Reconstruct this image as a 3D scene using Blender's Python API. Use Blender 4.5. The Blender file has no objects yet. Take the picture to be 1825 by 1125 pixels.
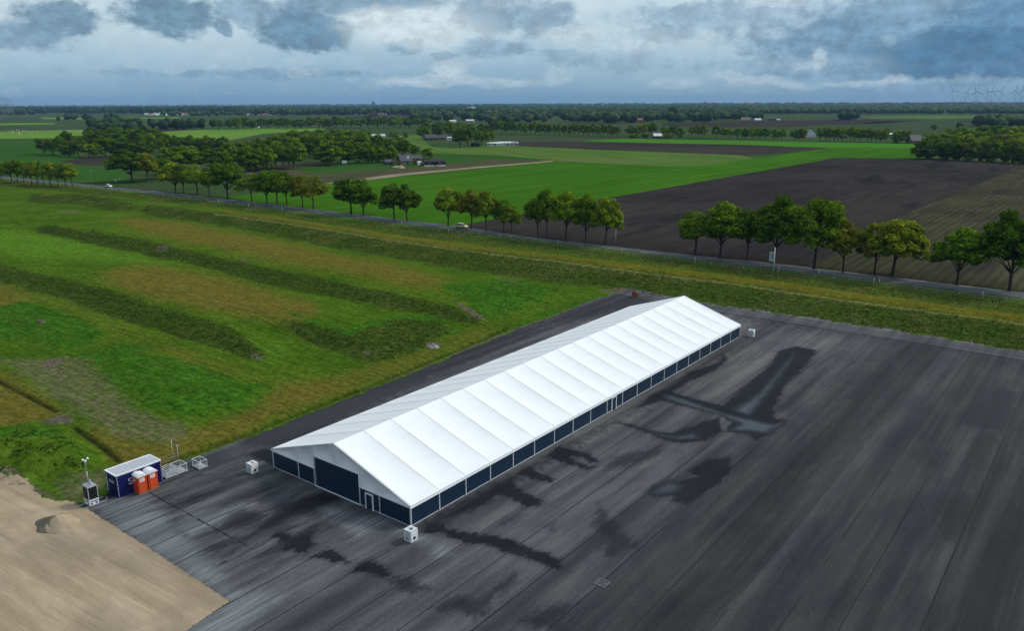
import bpy, bmesh, math, random
import numpy as np
from mathutils import Vector, Matrix, geometry
random.seed(7); RNG = np.random.default_rng(7)
SC = bpy.context.scene; COL = SC.collection

# ------------------------------------------------------------------ camera, sky, sun, exposure
F, PITCH, ROLL, CAMH = 1419.8582, 0.2615, -0.0039, 39.317
cd = bpy.data.cameras.new("camera"); cam = bpy.data.objects.new("camera", cd); COL.objects.link(cam)
cd.sensor_width = 36.0; cd.lens = 36.0 * F / 1825.0; cd.clip_start = 0.5; cd.clip_end = 60000
fwd = np.array([0, math.cos(PITCH), -math.sin(PITCH)]); rgt = np.array([1.0, 0, 0]); upv = np.cross(rgt, fwd)
rg2 = rgt * math.cos(ROLL) + upv * math.sin(ROLL); up2 = np.cross(rg2, fwd)
m = Matrix.Identity(4)
for i in range(3):
    m[i][0] = rg2[i]; m[i][1] = up2[i]; m[i][2] = -fwd[i]
m[2][3] = CAMH
cam.matrix_world = m; SC.camera = cam
SC.view_settings.view_transform = 'Standard'; SC.view_settings.look = 'None'
SC.view_settings.exposure = 0.05; SC.view_settings.gamma = 1.0
SC.cycles.volume_bounces = 0; SC.cycles.max_bounces = 5; SC.cycles.diffuse_bounces = 3
SC.cycles.transparent_max_bounces = 4; SC.cycles.use_denoising = True

SUN_AZ, SUN_EL = math.radians(74), math.radians(40)     # azimuth clockwise from +Y
sl = bpy.data.lights.new("sun", 'SUN'); so = bpy.data.objects.new("sun", sl); COL.objects.link(so)
sl.energy = 2.2; sl.angle = math.radians(11); sl.color = (1.0, 0.96, 0.9)
sdir = Vector((math.sin(SUN_AZ) * math.cos(SUN_EL), math.cos(SUN_AZ) * math.cos(SUN_EL), math.sin(SUN_EL)))
so.rotation_euler = sdir.to_track_quat('Z', 'Y').to_euler(); so.location = (0, 0, 200)

class NT:
    """small node-tree writer"""
    def __init__(s, nt): s.nt = nt; s.n = nt.nodes; s.l = nt.links; s.n.clear()
    def new(s, t, **k):
        x = s.n.new(t)
        for a, v in k.items(): setattr(x, a, v)
        return x
    def put(s, sock, v):
        if v is None: return
        if isinstance(v, bpy.types.NodeSocket): s.l.new(v, sock)
        else:
            if isinstance(v, (tuple, list)) and len(v) == 3 and sock.type == 'RGBA': v = (*v, 1)
            sock.default_value = v
    def math(s, op, a, b=None, c=None, clamp=False):
        x = s.new('ShaderNodeMath', operation=op, use_clamp=clamp)
        s.put(x.inputs[0], a); s.put(x.inputs[1], b); s.put(x.inputs[2], c); return x.outputs[0]
    def vmath(s, op, a, b=None):
        x = s.new('ShaderNodeVectorMath', operation=op); s.put(x.inputs[0], a); s.put(x.inputs[1], b)
        return x.outputs['Value'] if op in ('LENGTH', 'DOT_PRODUCT') else x.outputs[0]
    def mix(s, f, a, b, mode='MIX'):
        x = s.new('ShaderNodeMix', data_type='RGBA', blend_type=mode)
        s.put(x.inputs[0], f); s.put(x.inputs[6], a); s.put(x.inputs[7], b); return x.outputs[2]
    def fmix(s, f, a, b):
        x = s.new('ShaderNodeMix', data_type='FLOAT'); s.put(x.inputs[0], f); s.put(x.inputs[2], a); s.put(x.inputs[3], b); return x.outputs[0]
    def rng(s, v, a, b, c=0.0, d=1.0, smooth=True):
        x = s.new('ShaderNodeMapRange', interpolation_type='SMOOTHSTEP' if smooth else 'LINEAR')
        for i, q in enumerate((v, a, b, c, d)): s.put(x.inputs[i], q)
        return x.outputs[0]
    def noise(s, vec, scale, detail=4, rough=.55, color=False, dist=0.0):
        x = s.new('ShaderNodeTexNoise'); s.put(x.inputs['Vector'], vec)
        x.inputs['Scale'].default_value = scale; x.inputs['Detail'].default_value = detail
        x.inputs['Roughness'].default_value = rough; x.inputs['Distortion'].default_value = dist
        return x.outputs[1 if color else 0]
    def mapping(s, vec, scale=(1, 1, 1), rot=(0, 0, 0), loc=(0, 0, 0)):
        if any(rot) and scale != (1, 1, 1): vec = s.mapping(vec, rot=rot); rot = (0, 0, 0)
        x = s.new('ShaderNodeMapping'); s.put(x.inputs[0], vec)
        x.inputs['Scale'].default_value = scale; x.inputs['Rotation'].default_value = rot; x.inputs['Location'].default_value = loc
        return x.outputs[0]
    def attr(s, name): return s.new('ShaderNodeAttribute', attribute_name=name).outputs['Fac']
    def ramp(s, f, stops, interp='LINEAR'):
        x = s.new('ShaderNodeValToRGB'); e = x.color_ramp; e.interpolation = interp
        while len(e.elements) < len(stops): e.elements.new(0.5)
        for q, (p, c) in zip(e.elements, stops): q.position = p; q.color = (*c, 1) if len(c) == 3 else c
        s.put(x.inputs[0], f); return x.outputs[0]
    def xyz(s, v): x = s.new('ShaderNodeSeparateXYZ'); s.put(x.inputs[0], v); return x.outputs
    def vec(s, a=0., b=0., c=0.):
        x = s.new('ShaderNodeCombineXYZ')
        for i, q in enumerate((a, b, c)): s.put(x.inputs[i], q)
        return x.outputs[0]

def pix_dir(x, y):
    v = fwd * F + rg2 * (x - 912.5) - up2 * (y - 562.5); return v / np.linalg.norm(v)

world = bpy.data.worlds.new("World"); SC.world = world; world.use_nodes = True
W_ = NT(world.node_tree)
sky = W_.new('ShaderNodeTexSky', sky_type='NISHITA', sun_disc=False, sun_elevation=SUN_EL, sun_rotation=SUN_AZ)
gen = W_.new('ShaderNodeTexCoord').outputs['Generated']
dx, dy, dz = W_.xyz(gen)
az = W_.math('ARCTAN2', dx, dy); el = W_.math('ARCSINE', dz)
q3 = W_.mapping(gen, scale=(1, 1, 1.9))
wv = W_.vmath('SUBTRACT', W_.noise(q3, 18, 7, .64, color=True), (.5, .5, .5))
nA = W_.noise(W_.mapping(gen, scale=(1, 1, 2.6)), 6.5, 7, .56); nB = W_.noise(W_.mapping(gen, scale=(1, 1, 2.3), loc=(3, 1, 2)), 24, 7, .62, dist=.4)
base = W_.ramp(W_.rng(el, 0, .8, smooth=False), [(0, (.235, .40, .545)), (.025, (.29, .465, .61)), (.06, (.42, .595, .725)), (.10, (.57, .72, .81)), (.14, (.64, .78, .86)), (.3, (.64, .75, .84)), (1, (.80, .89, 1.0))])
c = W_.mix(W_.rng(nA, .42, .66), base, W_.mix(1, base, (.86, .91, .95), 'MULTIPLY'))
c = W_.mix(W_.math('MULTIPLY', W_.rng(nB, .54, .66), .20), c, W_.mix(.55, base, (.80, .87, .90)))
c = W_.mix(W_.math('MULTIPLY', W_.rng(nB, .47, .30), .12), c, W_.mix(1, c, (.74, .83, .90), 'MULTIPLY'))
# clouds of their own: (x, y, half width, half height, colour, opacity, hardness) read off the photograph as directions
CL = [(1660, 62, 360, 92, (.135, .28, .44), .80, .3), (1800, 55, 170, 60, (.085, .225, .385), .9, .4), (1690, 98, 260, 42, (.045, .170, .325), 1.0, .55), (1470, 66, 190, 36, (.16, .30, .45), .85, .4), (1420, 118, 200, 18, (.25, .40, .54), .7, .3),
      (1290, 28, 210, 26, (.25, .39, .52), .75, .4), (552, 52, 92, 37, (.150, .275, .395), 1.0, .78), (556, 66, 70, 22, (.125, .25, .37), .8, .5), (300, 22, 92, 34, (.165, .29, .405), 1.0, .7), (105, 30, 76, 28, (.165, .29, .405), .95, .65),
      (40, 66, 110, 24, (.19, .325, .455), .9, .5), (640, 6, 170, 17, (.20, .33, .46), .9, .6), (440, 16, 70, 20, (.22, .35, .48), .85, .6), (715, 83, 36, 14, (.20, .335, .46), 1.0, .8), (403, 51, 20, 13, (.22, .35, .48), 1.0, .8), (450, 40, 30, 7, (.27, .41, .53), .9, .7), (880, 88, 70, 18, (.25, .39, .52), .9, .6), (790, 98, 26, 6, (.26, .40, .53), .9, .7),
      (870, 22, 60, 38, (.24, .37, .49), .85, .6), (965, 28, 70, 32, (.23, .365, .49), .85, .6), (450, 130, 290, 9, (.20, .36, .51), .7, .3), (1000, 100, 60, 14, (.26, .41, .54), .7, .5), (1120, 110, 130, 18, (.27, .42, .55), .6, .3), (1560, 146, 260, 7, (.34, .49, .61), .6, .3), (1180, 60, 70, 16, (.27, .41, .53), .7, .5), (1450, 132, 150, 8, (.20, .35, .50), .7, .4),
      (775, 142, 96, 14, (.55, .67, .75), .9, .6), (795, 122, 34, 16, (.58, .69, .77), .95, .7), (720, 148, 50, 9, (.48, .61, .71), .8, .6), (880, 148, 66, 10, (.53, .65, .73), .85, .6), (990, 134, 28, 15, (.48, .61, .71), .8, .6), (940, 148, 50, 8, (.46, .59, .69), .7, .5),
      (310, 121, 26, 8, (.42, .56, .67), .9, .6), (390, 120, 22, 7, (.40, .54, .65), .9, .6), (530, 129, 17, 8, (.46, .60, .70), .95, .7), (568, 128, 12, 6, (.40, .54, .65), .9, .7), (630, 146, 18, 6, (.42, .56, .67), .8, .6), (1200, 147, 60, 10, (.52, .64, .73), .8, .5), (1365, 143, 90, 8, (.56, .67, .75), .85, .5), (1300, 138, 40, 7, (.52, .64, .73), .7, .5),
      (1457, 104, 16, 15, (.56, .67, .75), .9, .5), (1430, 112, 30, 6, (.50, .62, .71), .7, .4), (1582, 68, 18, 12, (.30, .45, .58), .6, .4), (1590, 139, 34, 7, (.58, .68, .76), .9, .5), (1520, 146, 60, 5, (.50, .62, .71), .8, .4), (1384, 60, 34, 12, (.52, .64, .73), .75, .4), (1430, 36, 30, 9, (.46, .59, .69), .6, .4), (1370, 4, 60, 7, (.60, .70, .78), .9, .5),
      (930, 4, 70, 14, (.58, .70, .78), .5, .4), (740, 52, 150, 40, (.66, .77, .84), 1.0, .3), (660, 30, 60, 20, (.68, .78, .84), .9, .3), (1010, 60, 60, 16, (.62, .74, .82), .9, .4), (1110, 75, 110, 20, (.53, .66, .76), .6, .3), (18, 163, 26, 9, (.36, .50, .62), .7, .5), (410, 165, 10, 4, (.36, .50, .62), .7, .5)]
ae0 = W_.vec(az, el, 0.)
aeS = W_.vmath('ADD', ae0, W_.vmath('MULTIPLY', wv, (.050, .030, 0)))
nF = W_.noise(W_.mapping(gen, scale=(1, 1, 1.5)), 48, 8, .66)
for (x, y, hx, hy, col, op, hard) in CL:
    d0 = pix_dir(x, y); d1 = pix_dir(x + hx, y); a0 = math.atan2(d0[0], d0[1]); e0 = math.asin(d0[2])
    ra = abs(math.atan2(d1[0], d1[1]) - a0) * 1.1; re = hy / F * 1.1
    dd = W_.vmath('LENGTH', W_.vmath('MULTIPLY', W_.vmath('SUBTRACT', aeS if hx > 14 else ae0, (a0, e0, 0)), (1 / ra, 1 / re, 0)))
    dd = W_.math('ADD', dd, W_.math('MULTIPLY', W_.math('SUBTRACT', nF, .5), .8 if sum(col) < 1.45 else 1.5))
    op_ = W_.math('MULTIPLY', W_.rng(dd, 1.08, .30 + .5 * hard), op * (1 if sum(col) < 1.45 else .62))
    c = W_.mix(op_, c, W_.mix(W_.rng(nF, .30, .70), tuple(q * .86 for q in col), tuple(min(1, k * 1.26 + .012) for k in col)))
c = W_.mix(W_.math('MULTIPLY', W_.rng(nF, .30, .70), 1.0), W_.mix(1, c, (.955, .965, .975), 'MULTIPLY'), W_.mix(1, c, (1.05, 1.04, 1.03), 'MULTIPLY'))
side = W_.vmath('DOT_PRODUCT', gen, (.90, .18, .40))
lit_ = W_.ramp(W_.rng(side, -1, 1, smooth=False), [(0, (.42, .45, .50)), (.40, (.62, .65, .70)), (.62, (.88, .90, .93)), (.85, (1.15, 1.14, 1.12)), (1, (1.25, 1.23, 1.20))])
c = W_.mix(W_.rng(el, .13, .35), c, W_.mix(1, c, lit_, 'MULTIPLY'))
c = W_.mix(W_.rng(dy, .1, -.5), c, W_.mix(1, c, lit_, 'MULTIPLY'))
bg = W_.new('ShaderNodeBackground'); W_.put(bg.inputs[0], c); bg.inputs[1].default_value = 1.0
bs = W_.new('ShaderNodeBackground'); W_.put(bs.inputs[0], sky.outputs[0]); bs.inputs[1].default_value = 0.05
mx = W_.new('ShaderNodeMixShader'); mx.inputs[0].default_value = .12
W_.l.new(bg.outputs[0], mx.inputs[1]); W_.l.new(bs.outputs[0], mx.inputs[2])
W_.l.new(mx.outputs[0], W_.new('ShaderNodeOutputWorld').inputs[0])
world.cycles.sampling_method = 'MANUAL'; world.cycles.sample_map_resolution = 1024

# ------------------------------------------------------------------ helpers
def G(x, y, z=0.0):
    """ground point (at height z) that the photograph shows at pixel x, y"""
    v = fwd * F + rg2 * (x - 912.5) - up2 * (y - 562.5); t = (z - CAMH) / v[2]
    return Vector((v[0] * t, v[1] * t, z))
def proj(P):
    v = np.asarray(P, float) - np.array([0, 0, CAMH]); w = v @ fwd
    return 912.5 + F * (v @ rg2) / w, 562.5 - F * (v @ up2) / w
def m_per_px(p): return (Vector(p) - Vector((0, 0, CAMH))).dot(Vector(fwd)) / F

def tag(o, label=None, cat=None, group=None, kind=None):
    if label: o['label'] = label
    if cat: o['category'] = cat
    if group: o['group'] = group
    if kind: o['kind'] = kind
    return o
def thing(name, label, cat, loc=(0, 0, 0), rz=0., group=None):
    o = bpy.data.objects.new(name, None); COL.objects.link(o); o.location = loc; o.rotation_euler = (0, 0, rz)
    o.empty_display_size = .3
    return tag(o, label, cat, group)
def link(name, me, mats, parent=None, loc=None, rz=None):
    o = bpy.data.objects.new(name, me); COL.objects.link(o)
    if mats is not None and len(me.materials) == 0:
        for q in (mats if isinstance(mats, (list, tuple)) else [mats]): me.materials.append(q)
    if parent: o.parent = parent
    if loc is not None: o.location = loc
    if rz is not None: o.rotation_euler = (0, 0, rz)
    return o
def dup(root, loc=None, rz=None, **k):
    r = root.copy(); COL.objects.link(r)
    if loc is not None: r.location = loc
    if rz is not None: r.rotation_euler = (0, 0, rz)
    for ch in list(root.children):
        cc = ch.copy(); COL.objects.link(cc); cc.parent = r
        for g in list(ch.children):
            gg = g.copy(); COL.objects.link(gg); gg.parent = cc
    return tag(r, **k)

class MB:
    def __init__(s): s.v = []; s.f = []; s.m = []; s.sm = []
    def add(s, vs, fs, mi=0, smooth=False):
        n = len(s.v); s.v += [tuple(q) for q in vs]
        for f in fs: s.f.append([i + n for i in f]); s.m.append(mi); s.sm.append(smooth)
        return s
    def box(s, x0, y0, z0, x1, y1, z1, mi=0, bev=0.0, M=None):
        if bev <= 0:
            vs = [(x, y, z) for z in (z0, z1) for y in (y0, y1) for x in (x0, x1)]
            fs = [(0, 2, 3, 1), (4, 5, 7, 6), (0, 1, 5, 4), (2, 6, 7, 3), (0, 4, 6, 2), (1, 3, 7, 5)]
        else:
            bm = bmesh.new(); bmesh.ops.create_cube(bm, size=1)
            for q in bm.verts: q.co = Vector(((x0 + x1) / 2 + q.co.x * (x1 - x0), (y0 + y1) / 2 + q.co.y * (y1 - y0), (z0 + z1) / 2 + q.co.z * (z1 - z0)))
            bmesh.ops.bevel(bm, geom=bm.edges[:], offset=bev, segments=2, affect='EDGES', profile=.6)
            bm.verts.index_update(); vs = [q.co.copy() for q in bm.verts]; fs = [[w.index for w in q.verts] for q in bm.faces]; bm.free()
        if M is not None: vs = [M @ Vector(q) for q in vs]
        return s.add(vs, fs, mi)
    def tube(s, pts, radii, n=8, mi=0, cap=True, smooth=True):
        pts = [Vector(p) for p in pts]; vs = []; fs = []
        if not isinstance(radii, (list, tuple)): radii = [radii] * len(pts)
        ref = None
        for i, p in enumerate(pts):
            d = (pts[min(i + 1, len(pts) - 1)] - pts[max(i - 1, 0)]).normalized()
            a = d.cross(Vector((0, 0, 1)) if abs(d.z) < .95 else Vector((1, 0, 0))).normalized()
            if ref is not None and a.dot(ref) < 0: a = -a
            ref = a; b = d.cross(a)
            for k in range(n):
                t = 2 * math.pi * k / n; vs.append(p + (a * math.cos(t) + b * math.sin(t)) * radii[i])
        for i in range(len(pts) - 1):
            for k in range(n): fs.append((i * n + k, i * n + (k + 1) % n, (i + 1) * n + (k + 1) % n, (i + 1) * n + k))
        s.add(vs, fs, mi, smooth)
        if cap:
            L = len(pts) - 1; q = len(s.v) - len(vs)
            s.f += [[q + k for k in range(n)][::-1], [q + L * n + k for k in range(n)]]; s.m += [mi, mi]; s.sm += [False, False]
        return s
    def bar(s, a, b, w=.05, mi=0): return s.tube([a, b], w * .7, 4, mi, True, False)
    def prism(s, poly, z0, z1, mi=0):
        n = len(poly); vs = [(x, y, z0) for x, y in poly] + [(x, y, z1) for x, y in poly]
        return s.add(vs, [list(range(n))[::-1], list(range(n, 2 * n))] + [(i, (i + 1) % n, n + (i + 1) % n, n + i) for i in range(n)], mi)
    def lathe(s, prof, n=24, mi=0, smooth=True, M=None):
        vs = []; fs = []
        for r, z in prof:
            for k in range(n): t = 2 * math.pi * k / n; vs.append(Vector((r * math.cos(t), r * math.sin(t), z)))
        if M is not None: vs = [M @ q for q in vs]
        for i in range(len(prof) - 1):
            for k in range(n): fs.append((i * n + k, i * n + (k + 1) % n, (i + 1) * n + (k + 1) % n, (i + 1) * n + k))
        return s.add(vs, fs, mi, smooth)
    def mesh(s, name):
        me = bpy.data.meshes.new(name); me.from_pydata(s.v, [], s.f); me.polygons.foreach_set('material_index', s.m)
        me.polygons.foreach_set('use_smooth', s.sm); me.update(); return me
    def build(s, name, mats, parent=None, loc=None, rz=None): return link(name, s.mesh(name), mats, parent, loc, rz)

def np_mesh(name, V, Q, attrs=None, smooth=False):
    """mesh from arrays; Q is (n,4) or (n,3)"""
    me = bpy.data.meshes.new(name); k = Q.shape[1]
    me.vertices.add(len(V)); me.vertices.foreach_set('co', np.ascontiguousarray(V, np.float32).ravel())
    me.loops.add(Q.size); me.loops.foreach_set('vertex_index', np.ascontiguousarray(Q, np.int32).ravel())
    me.polygons.add(len(Q)); me.polygons.foreach_set('loop_start', np.arange(0, Q.size, k, dtype=np.int32))
    if smooth: me.polygons.foreach_set('use_smooth', np.ones(len(Q), bool))
    for an, av in (attrs or {}).items():
        at = me.attributes.new(an, 'FLOAT', 'POINT'); at.data.foreach_set('value', np.ascontiguousarray(av, np.float32))
    me.update(calc_edges=True); return me

# ------------------------------------------------------------------ materials
def mat(name): 
    x = bpy.data.materials.new(name); x.use_nodes = True; return x, NT(x.node_tree)
def finish(n, color, rough=.8, bump=None, bstr=.3, bdist=.05, metal=0., spec=.35):
    p = n.new('ShaderNodeBsdfPrincipled'); n.put(p.inputs['Base Color'], color); n.put(p.inputs['Roughness'], rough)
    n.put(p.inputs['Metallic'], metal); n.put(p.inputs['Specular IOR Level'], spec)
    if bump is not None:
        b = n.new('ShaderNodeBump'); b.inputs['Strength'].default_value = bstr; b.inputs['Distance'].default_value = bdist
        n.put(b.inputs['Height'], bump); n.l.new(b.outputs[0], p.inputs['Normal'])
    n.l.new(p.outputs[0], n.new('ShaderNodeOutputMaterial').inputs[0])
def plain(name, col, rough=.6, metal=0., var=.12, scale=3., spec=.35):
    x, n = mat(name); o = n.new('ShaderNodeTexCoord').outputs['Object']
    k = n.noise(o, scale, 5, .6); col2 = tuple(q * (1 - var * 2) for q in col); col3 = tuple(min(1, q * (1 + var)) for q in col)
    finish(n, n.mix(n.rng(k, .3, .7), col2, col3), n.fmix(k, rough * .85, min(1, rough * 1.15)), metal=metal, spec=spec); return x
M = {}
M['white'] = plain('white_coating', (.78, .80, .80), .5, var=.03)
M['alu'] = plain('aluminium', (.62, .64, .65), .5, .3, .08)
M['steel'] = plain('galvanised_steel', (.40, .43, .45), .5, .5, .15)
M['black'] = plain('black_panel', (.008, .009, .011), .5, var=.1)
M['orange'] = plain('orange_plastic', (.60, .075, .018), .45, var=.05)
M['blue'] = plain('blue_paint', (.007, .009, .105), .42, var=.12, scale=1.2)
M['roofgrey'] = plain('pale_roof_sheet', (.46, .48, .50), .5, var=.08)
M['wood'] = plain('weathered_wood', (.22, .16, .10), .85, var=.25)
M['palewood'] = plain('bleached_timber', (.36, .33, .27), .85, var=.15)
M['concrete'] = plain('pale_concrete', (.62, .64, .64), .7, var=.10, scale=5)
M['gully'] = plain('worn_gully_concrete', (.10, .10, .105), .8, var=.2, scale=5)
M['letter'] = plain('white_lettering', (.75, .78, .8), .5, var=.02)
M['red'] = plain('red_paint', (.60, .045, .012), .5, var=.12)
M['glass'] = plain('dark_glass', (.015, .02, .025), .08, var=.05, spec=.6)
M['carwhite'] = plain('white_car_paint', (.78, .80, .82), .25, var=.02, spec=.5)
M['caryellow'] = plain('pale_yellow_car_paint', (.68, .60, .24), .25, var=.02, spec=.5)
M['tyre'] = plain('black_rubber', (.012, .012, .012), .8)
M['lamp'] = plain('clear_lens', (.7, .72, .7), .2)
M['teal'] = plain('teal_print', (.04, .22, .22), .5)
M['brick'] = plain('brown_brick', (.17, .10, .07), .85, var=.2, scale=2)
M['palebrick'] = plain('pale_render', (.40, .37, .34), .85, var=.1, scale=1)
M['slate'] = plain('slate_roof', (.055, .058, .066), .6, var=.2, scale=2)
M['redtile'] = plain('red_tile_roof', (.19, .07, .045), .7, var=.2, scale=2)
M['darkwood'] = plain('dark_timber', (.025, .022, .022), .8, var=.2)
M['farwhite'] = plain('pale_cladding', (.62, .64, .66), .6, var=.08, scale=.3)
M['fargrey'] = plain('grey_cladding', (.25, .28, .31), .7, var=.12, scale=.3)
M['fargrey2'] = plain('pale_grey_board', (.48, .50, .50), .6, var=.1)
M['keder'] = plain('grey_keder', (.50, .52, .53), .6, var=.1)
M['turbine'] = plain('turbine_paint', (.50, .56, .62), .5, var=.03)
M['sheep'] = plain('white_fleece', (.6, .58, .52), .95)

# tent roof fabric and walls
x, n = mat('white_roof_fabric'); o = n.new('ShaderNodeTexCoord').outputs['Object']
k = n.noise(n.mapping(o, scale=(.25, 1.2, 1.2)), 1.1, 5, .6)
dirt = n.noise(n.mapping(o, scale=(2.2, .16, .16), loc=(1, 4, 0)), 1.3, 6, .7); kc = n.mix(n.rng(k, .35, .75), (.79, .80, .79), (.755, .77, .765)); kc = n.mix(n.math('MULTIPLY', n.rng(dirt, .52, .74), .30), kc, (.60, .61, .58))
finish(n, kc, .45, n.noise(o, .8, 2), .05, .05); M['fabric'] = x
x, n = mat('navy_sheet_wall'); o = n.new('ShaderNodeTexCoord').outputs['Object']
wv_ = n.new('ShaderNodeTexWave', bands_direction='Z', wave_profile='SIN'); n.put(wv_.inputs['Vector'], o); wv_.inputs['Scale'].default_value = 2.2
k = n.noise(n.mapping(o, scale=(.6, .6, .12)), 6, 4)
finish(n, n.mix(n.rng(k, .3, .7), (.003, .018, .043), (.006, .025, .056)), .45, wv_.outputs[0], .35, .04); M['navy'] = x

# leaves: tone of each leaf spray is stored on the mesh, each tree's own hue in its object colour
x, n = mat('leaves'); oi = n.new('ShaderNodeObjectInfo')
t = n.attr('tone')
col = n.mix(1, oi.outputs['Color'], n.ramp(t, [(0, (.50, .55, .48)), (.5, (1, 1, 1)), (1, (1.75, 1.5, 1.1))]), 'MULTIPLY')
d1 = n.new('ShaderNodeBsdfDiffuse'); n.put(d1.inputs[0], col); d2 = n.new('ShaderNodeBsdfTranslucent'); n.put(d2.inputs[0], col)
ms = n.new('ShaderNodeMixShader'); ms.inputs[0].default_value = .32; n.l.new(d1.outputs[0], ms.inputs[1]); n.l.new(d2.outputs[0], ms.inputs[2])
n.l.new(ms.outputs[0], n.new('ShaderNodeOutputMaterial').inputs[0]); M['leaf'] = x
x, n = mat('bark'); o = n.new('ShaderNodeTexCoord').outputs['Object']
k = n.noise(n.mapping(o, scale=(4, 4, .8)), 3, 6, .7); finish(n, n.mix(n.rng(k, .3, .7), (.018, .015, .012), (.075, .065, .052)), .95, k, .6, .05); M['bark'] = x
x, n = mat('grass_blades'); t = n.attr('tone')
finish(n, n.ramp(t, [(0, (.028, .068, .008)), (.35, (.058, .124, .012)), (.6, (.112, .158, .022)), (.82, (.19, .195, .050)), (1, (.30, .27, .12))]), 1.0, spec=0.); M['blades'] = x

# ------------------------------------------------------------------ fields, beyond the road
def field_mat(name, c1, c2, c3=None, rows=0., rowamp=.3, big=.02, fine=.6, bstr=.4):
    x, n = mat(name); o = n.new('ShaderNodeTexCoord').outputs['Object']
    k1 = n.noise(o, big, 5, .6); k2 = n.noise(n.mapping(o, scale=(.10, 1, 1)), fine, 5, .65); k3 = n.noise(o, fine * 3, 3, .7)
    c = n.mix(n.rng(k1, .35, .65), c1, c2)
    c = n.mix(n.rng(k2, .3, .75), n.mix(1, c, (.80,) * 3, 'MULTIPLY'), n.mix(1, c, (1.18, 1.16, 1.12), 'MULTIPLY'))
    if c3: c = n.mix(n.rng(n.noise(n.mapping(o, scale=(.3, 1, 1)), big * 3.3, 5, .65), .50, .68), c, c3)
    if rows:
        w = n.new('ShaderNodeTexWave', bands_direction='Y'); n.put(w.inputs['Vector'], o); w.inputs['Scale'].default_value = rows
        w.inputs['Distortion'].default_value = 1.5; w.inputs['Detail'].default_value = 2; w.inputs['Detail Scale'].default_value = .15
        c = n.mix(n.math('MULTIPLY', w.outputs['Fac'], rowamp), c, n.mix(1, c, (1.7, 1.6, 1.45), 'MULTIPLY'))
    c = n.mix(n.math('MULTIPLY', n.rng(k3, .45, .75), .25), c, n.mix(1, c, (.6, .62, .6), 'MULTIPLY'))
    finish(n, c, 1.0, k3, bstr, .15, spec=0.); return x
FM = {'base': field_mat('farmland_grass', (.034, .070, .020), (.052, .085, .028), (.055, .055, .038), 0, .3, .004, .03),
      'crop': field_mat('green_crop', (.036, .112, .006), (.045, .126, .008), None, .05, .10, .008, .12),
      'crop2': field_mat('bright_crop', (.05, .165, .012), (.06, .18, .016), None, 0, .1, .01, .08),
      'light': field_mat('light_meadow', (.066, .135, .022), (.082, .140, .030), (.10, .12, .04), .05, .12, .01, .1),
      'lime': field_mat('lime_meadow', (.105, .21, .026), (.13, .235, .034), (.09, .19, .03), 0, .1, .006, .05),
      'pasture': field_mat('pasture', (.028, .085, .012), (.036, .095, .016), (.045, .08, .02), 0, .1, .01, .1),
      'soil': field_mat('ploughed_soil', (.027, .0245, .0245), (.040, .0355, .0335), (.019, .0175, .0185), .32, .30, .012, .25, .8),
      'soilfar': field_mat('bare_soil', (.034, .028, .026), (.050, .042, .036), (.034, .040, .022), 0, .2, .006, .06),
      'stubble': field_mat('striped_stubble', (.034, .034, .022), (.054, .053, .032), (.027, .025, .022), .14, .55, .02, .4, .8),
      'fallow': field_mat('brown_fallow', (.058, .064, .030), (.080, .072, .040), (.05, .075, .022), 0, .2, .02, .12),
      'dull': field_mat('dull_green_field', (.040, .066, .028), (.055, .075, .034), (.055, .055, .035), 0, .2, .008, .05),
      'track': field_mat('sandy_track', (.21, .17, .12), (.27, .22, .16), None, 0, .2, .05, .5)}
def field(name, mname, pts, z, dirpx=None):
    P = [G(x, y) for x, y in pts]; rz = 0.
    if dirpx: a_, b_ = G(*dirpx[0]), G(*dirpx[1]); rz = math.atan2(b_.y - a_.y, b_.x - a_.x)
    cx = sum(p.x for p in P) / len(P); cy = sum(p.y for p in P) / len(P); ca, sa = math.cos(-rz), math.sin(-rz)
    dense = []
    for i, p in enumerate(P):                                   # slightly uneven field edges
        q = P[(i + 1) % len(P)]; L = (q - p).length; nseg = max(1, min(40, int(L / 9)))
        nrm = Vector((-(q - p).y, (q - p).x, 0)).normalized()
        for k in range(nseg): dense.append(p.lerp(q, k / nseg) + nrm * (random.uniform(-.5, .5) * (1 + L * .0006) if k else 0))
    vs = [((p.x - cx) * ca - (p.y - cy) * sa, (p.x - cx) * sa + (p.y - cy) * ca, 0) for p in dense]
    bm = bmesh.new(); f = bm.faces.new([bm.verts.new(v) for v in vs]); f.normal_update()
    if f.normal.z < 0: f.normal_flip()
    bmesh.ops.triangulate(bm, faces=bm.faces[:], ngon_method='EAR_CLIP')
    me = bpy.data.meshes.new(name); bm.to_mesh(me); bm.free()
    o = link(name, me, FM[mname], None, (cx, cy, z), rz); tag(o, kind='structure'); return o

# road centre line, in the world, fitted to the photograph
ROAD = [(300, 13.5), (230, 67.0), (106.7, 161.3), (36.5, 214.9), (-21.8, 259.8), (-101.3, 321.5), (-155, 362), (-198, 392), (-240, 420.5), (-288, 452.5), (-420, 540), (-700, 720), (-1500, 1230)]
def offset_line(L, d):
    out = []
    for i, p in enumerate(L):
        a_, b_ = Vector(L[max(i - 1, 0)]), Vector(L[min(i + 1, len(L) - 1)]); t = (b_ - a_).normalized()
        out.append((p[0] - t.y * -d, p[1] + t.x * -d))           # d > 0: away from the camera
    return out
RF = offset_line(ROAD, 2.2)
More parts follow.
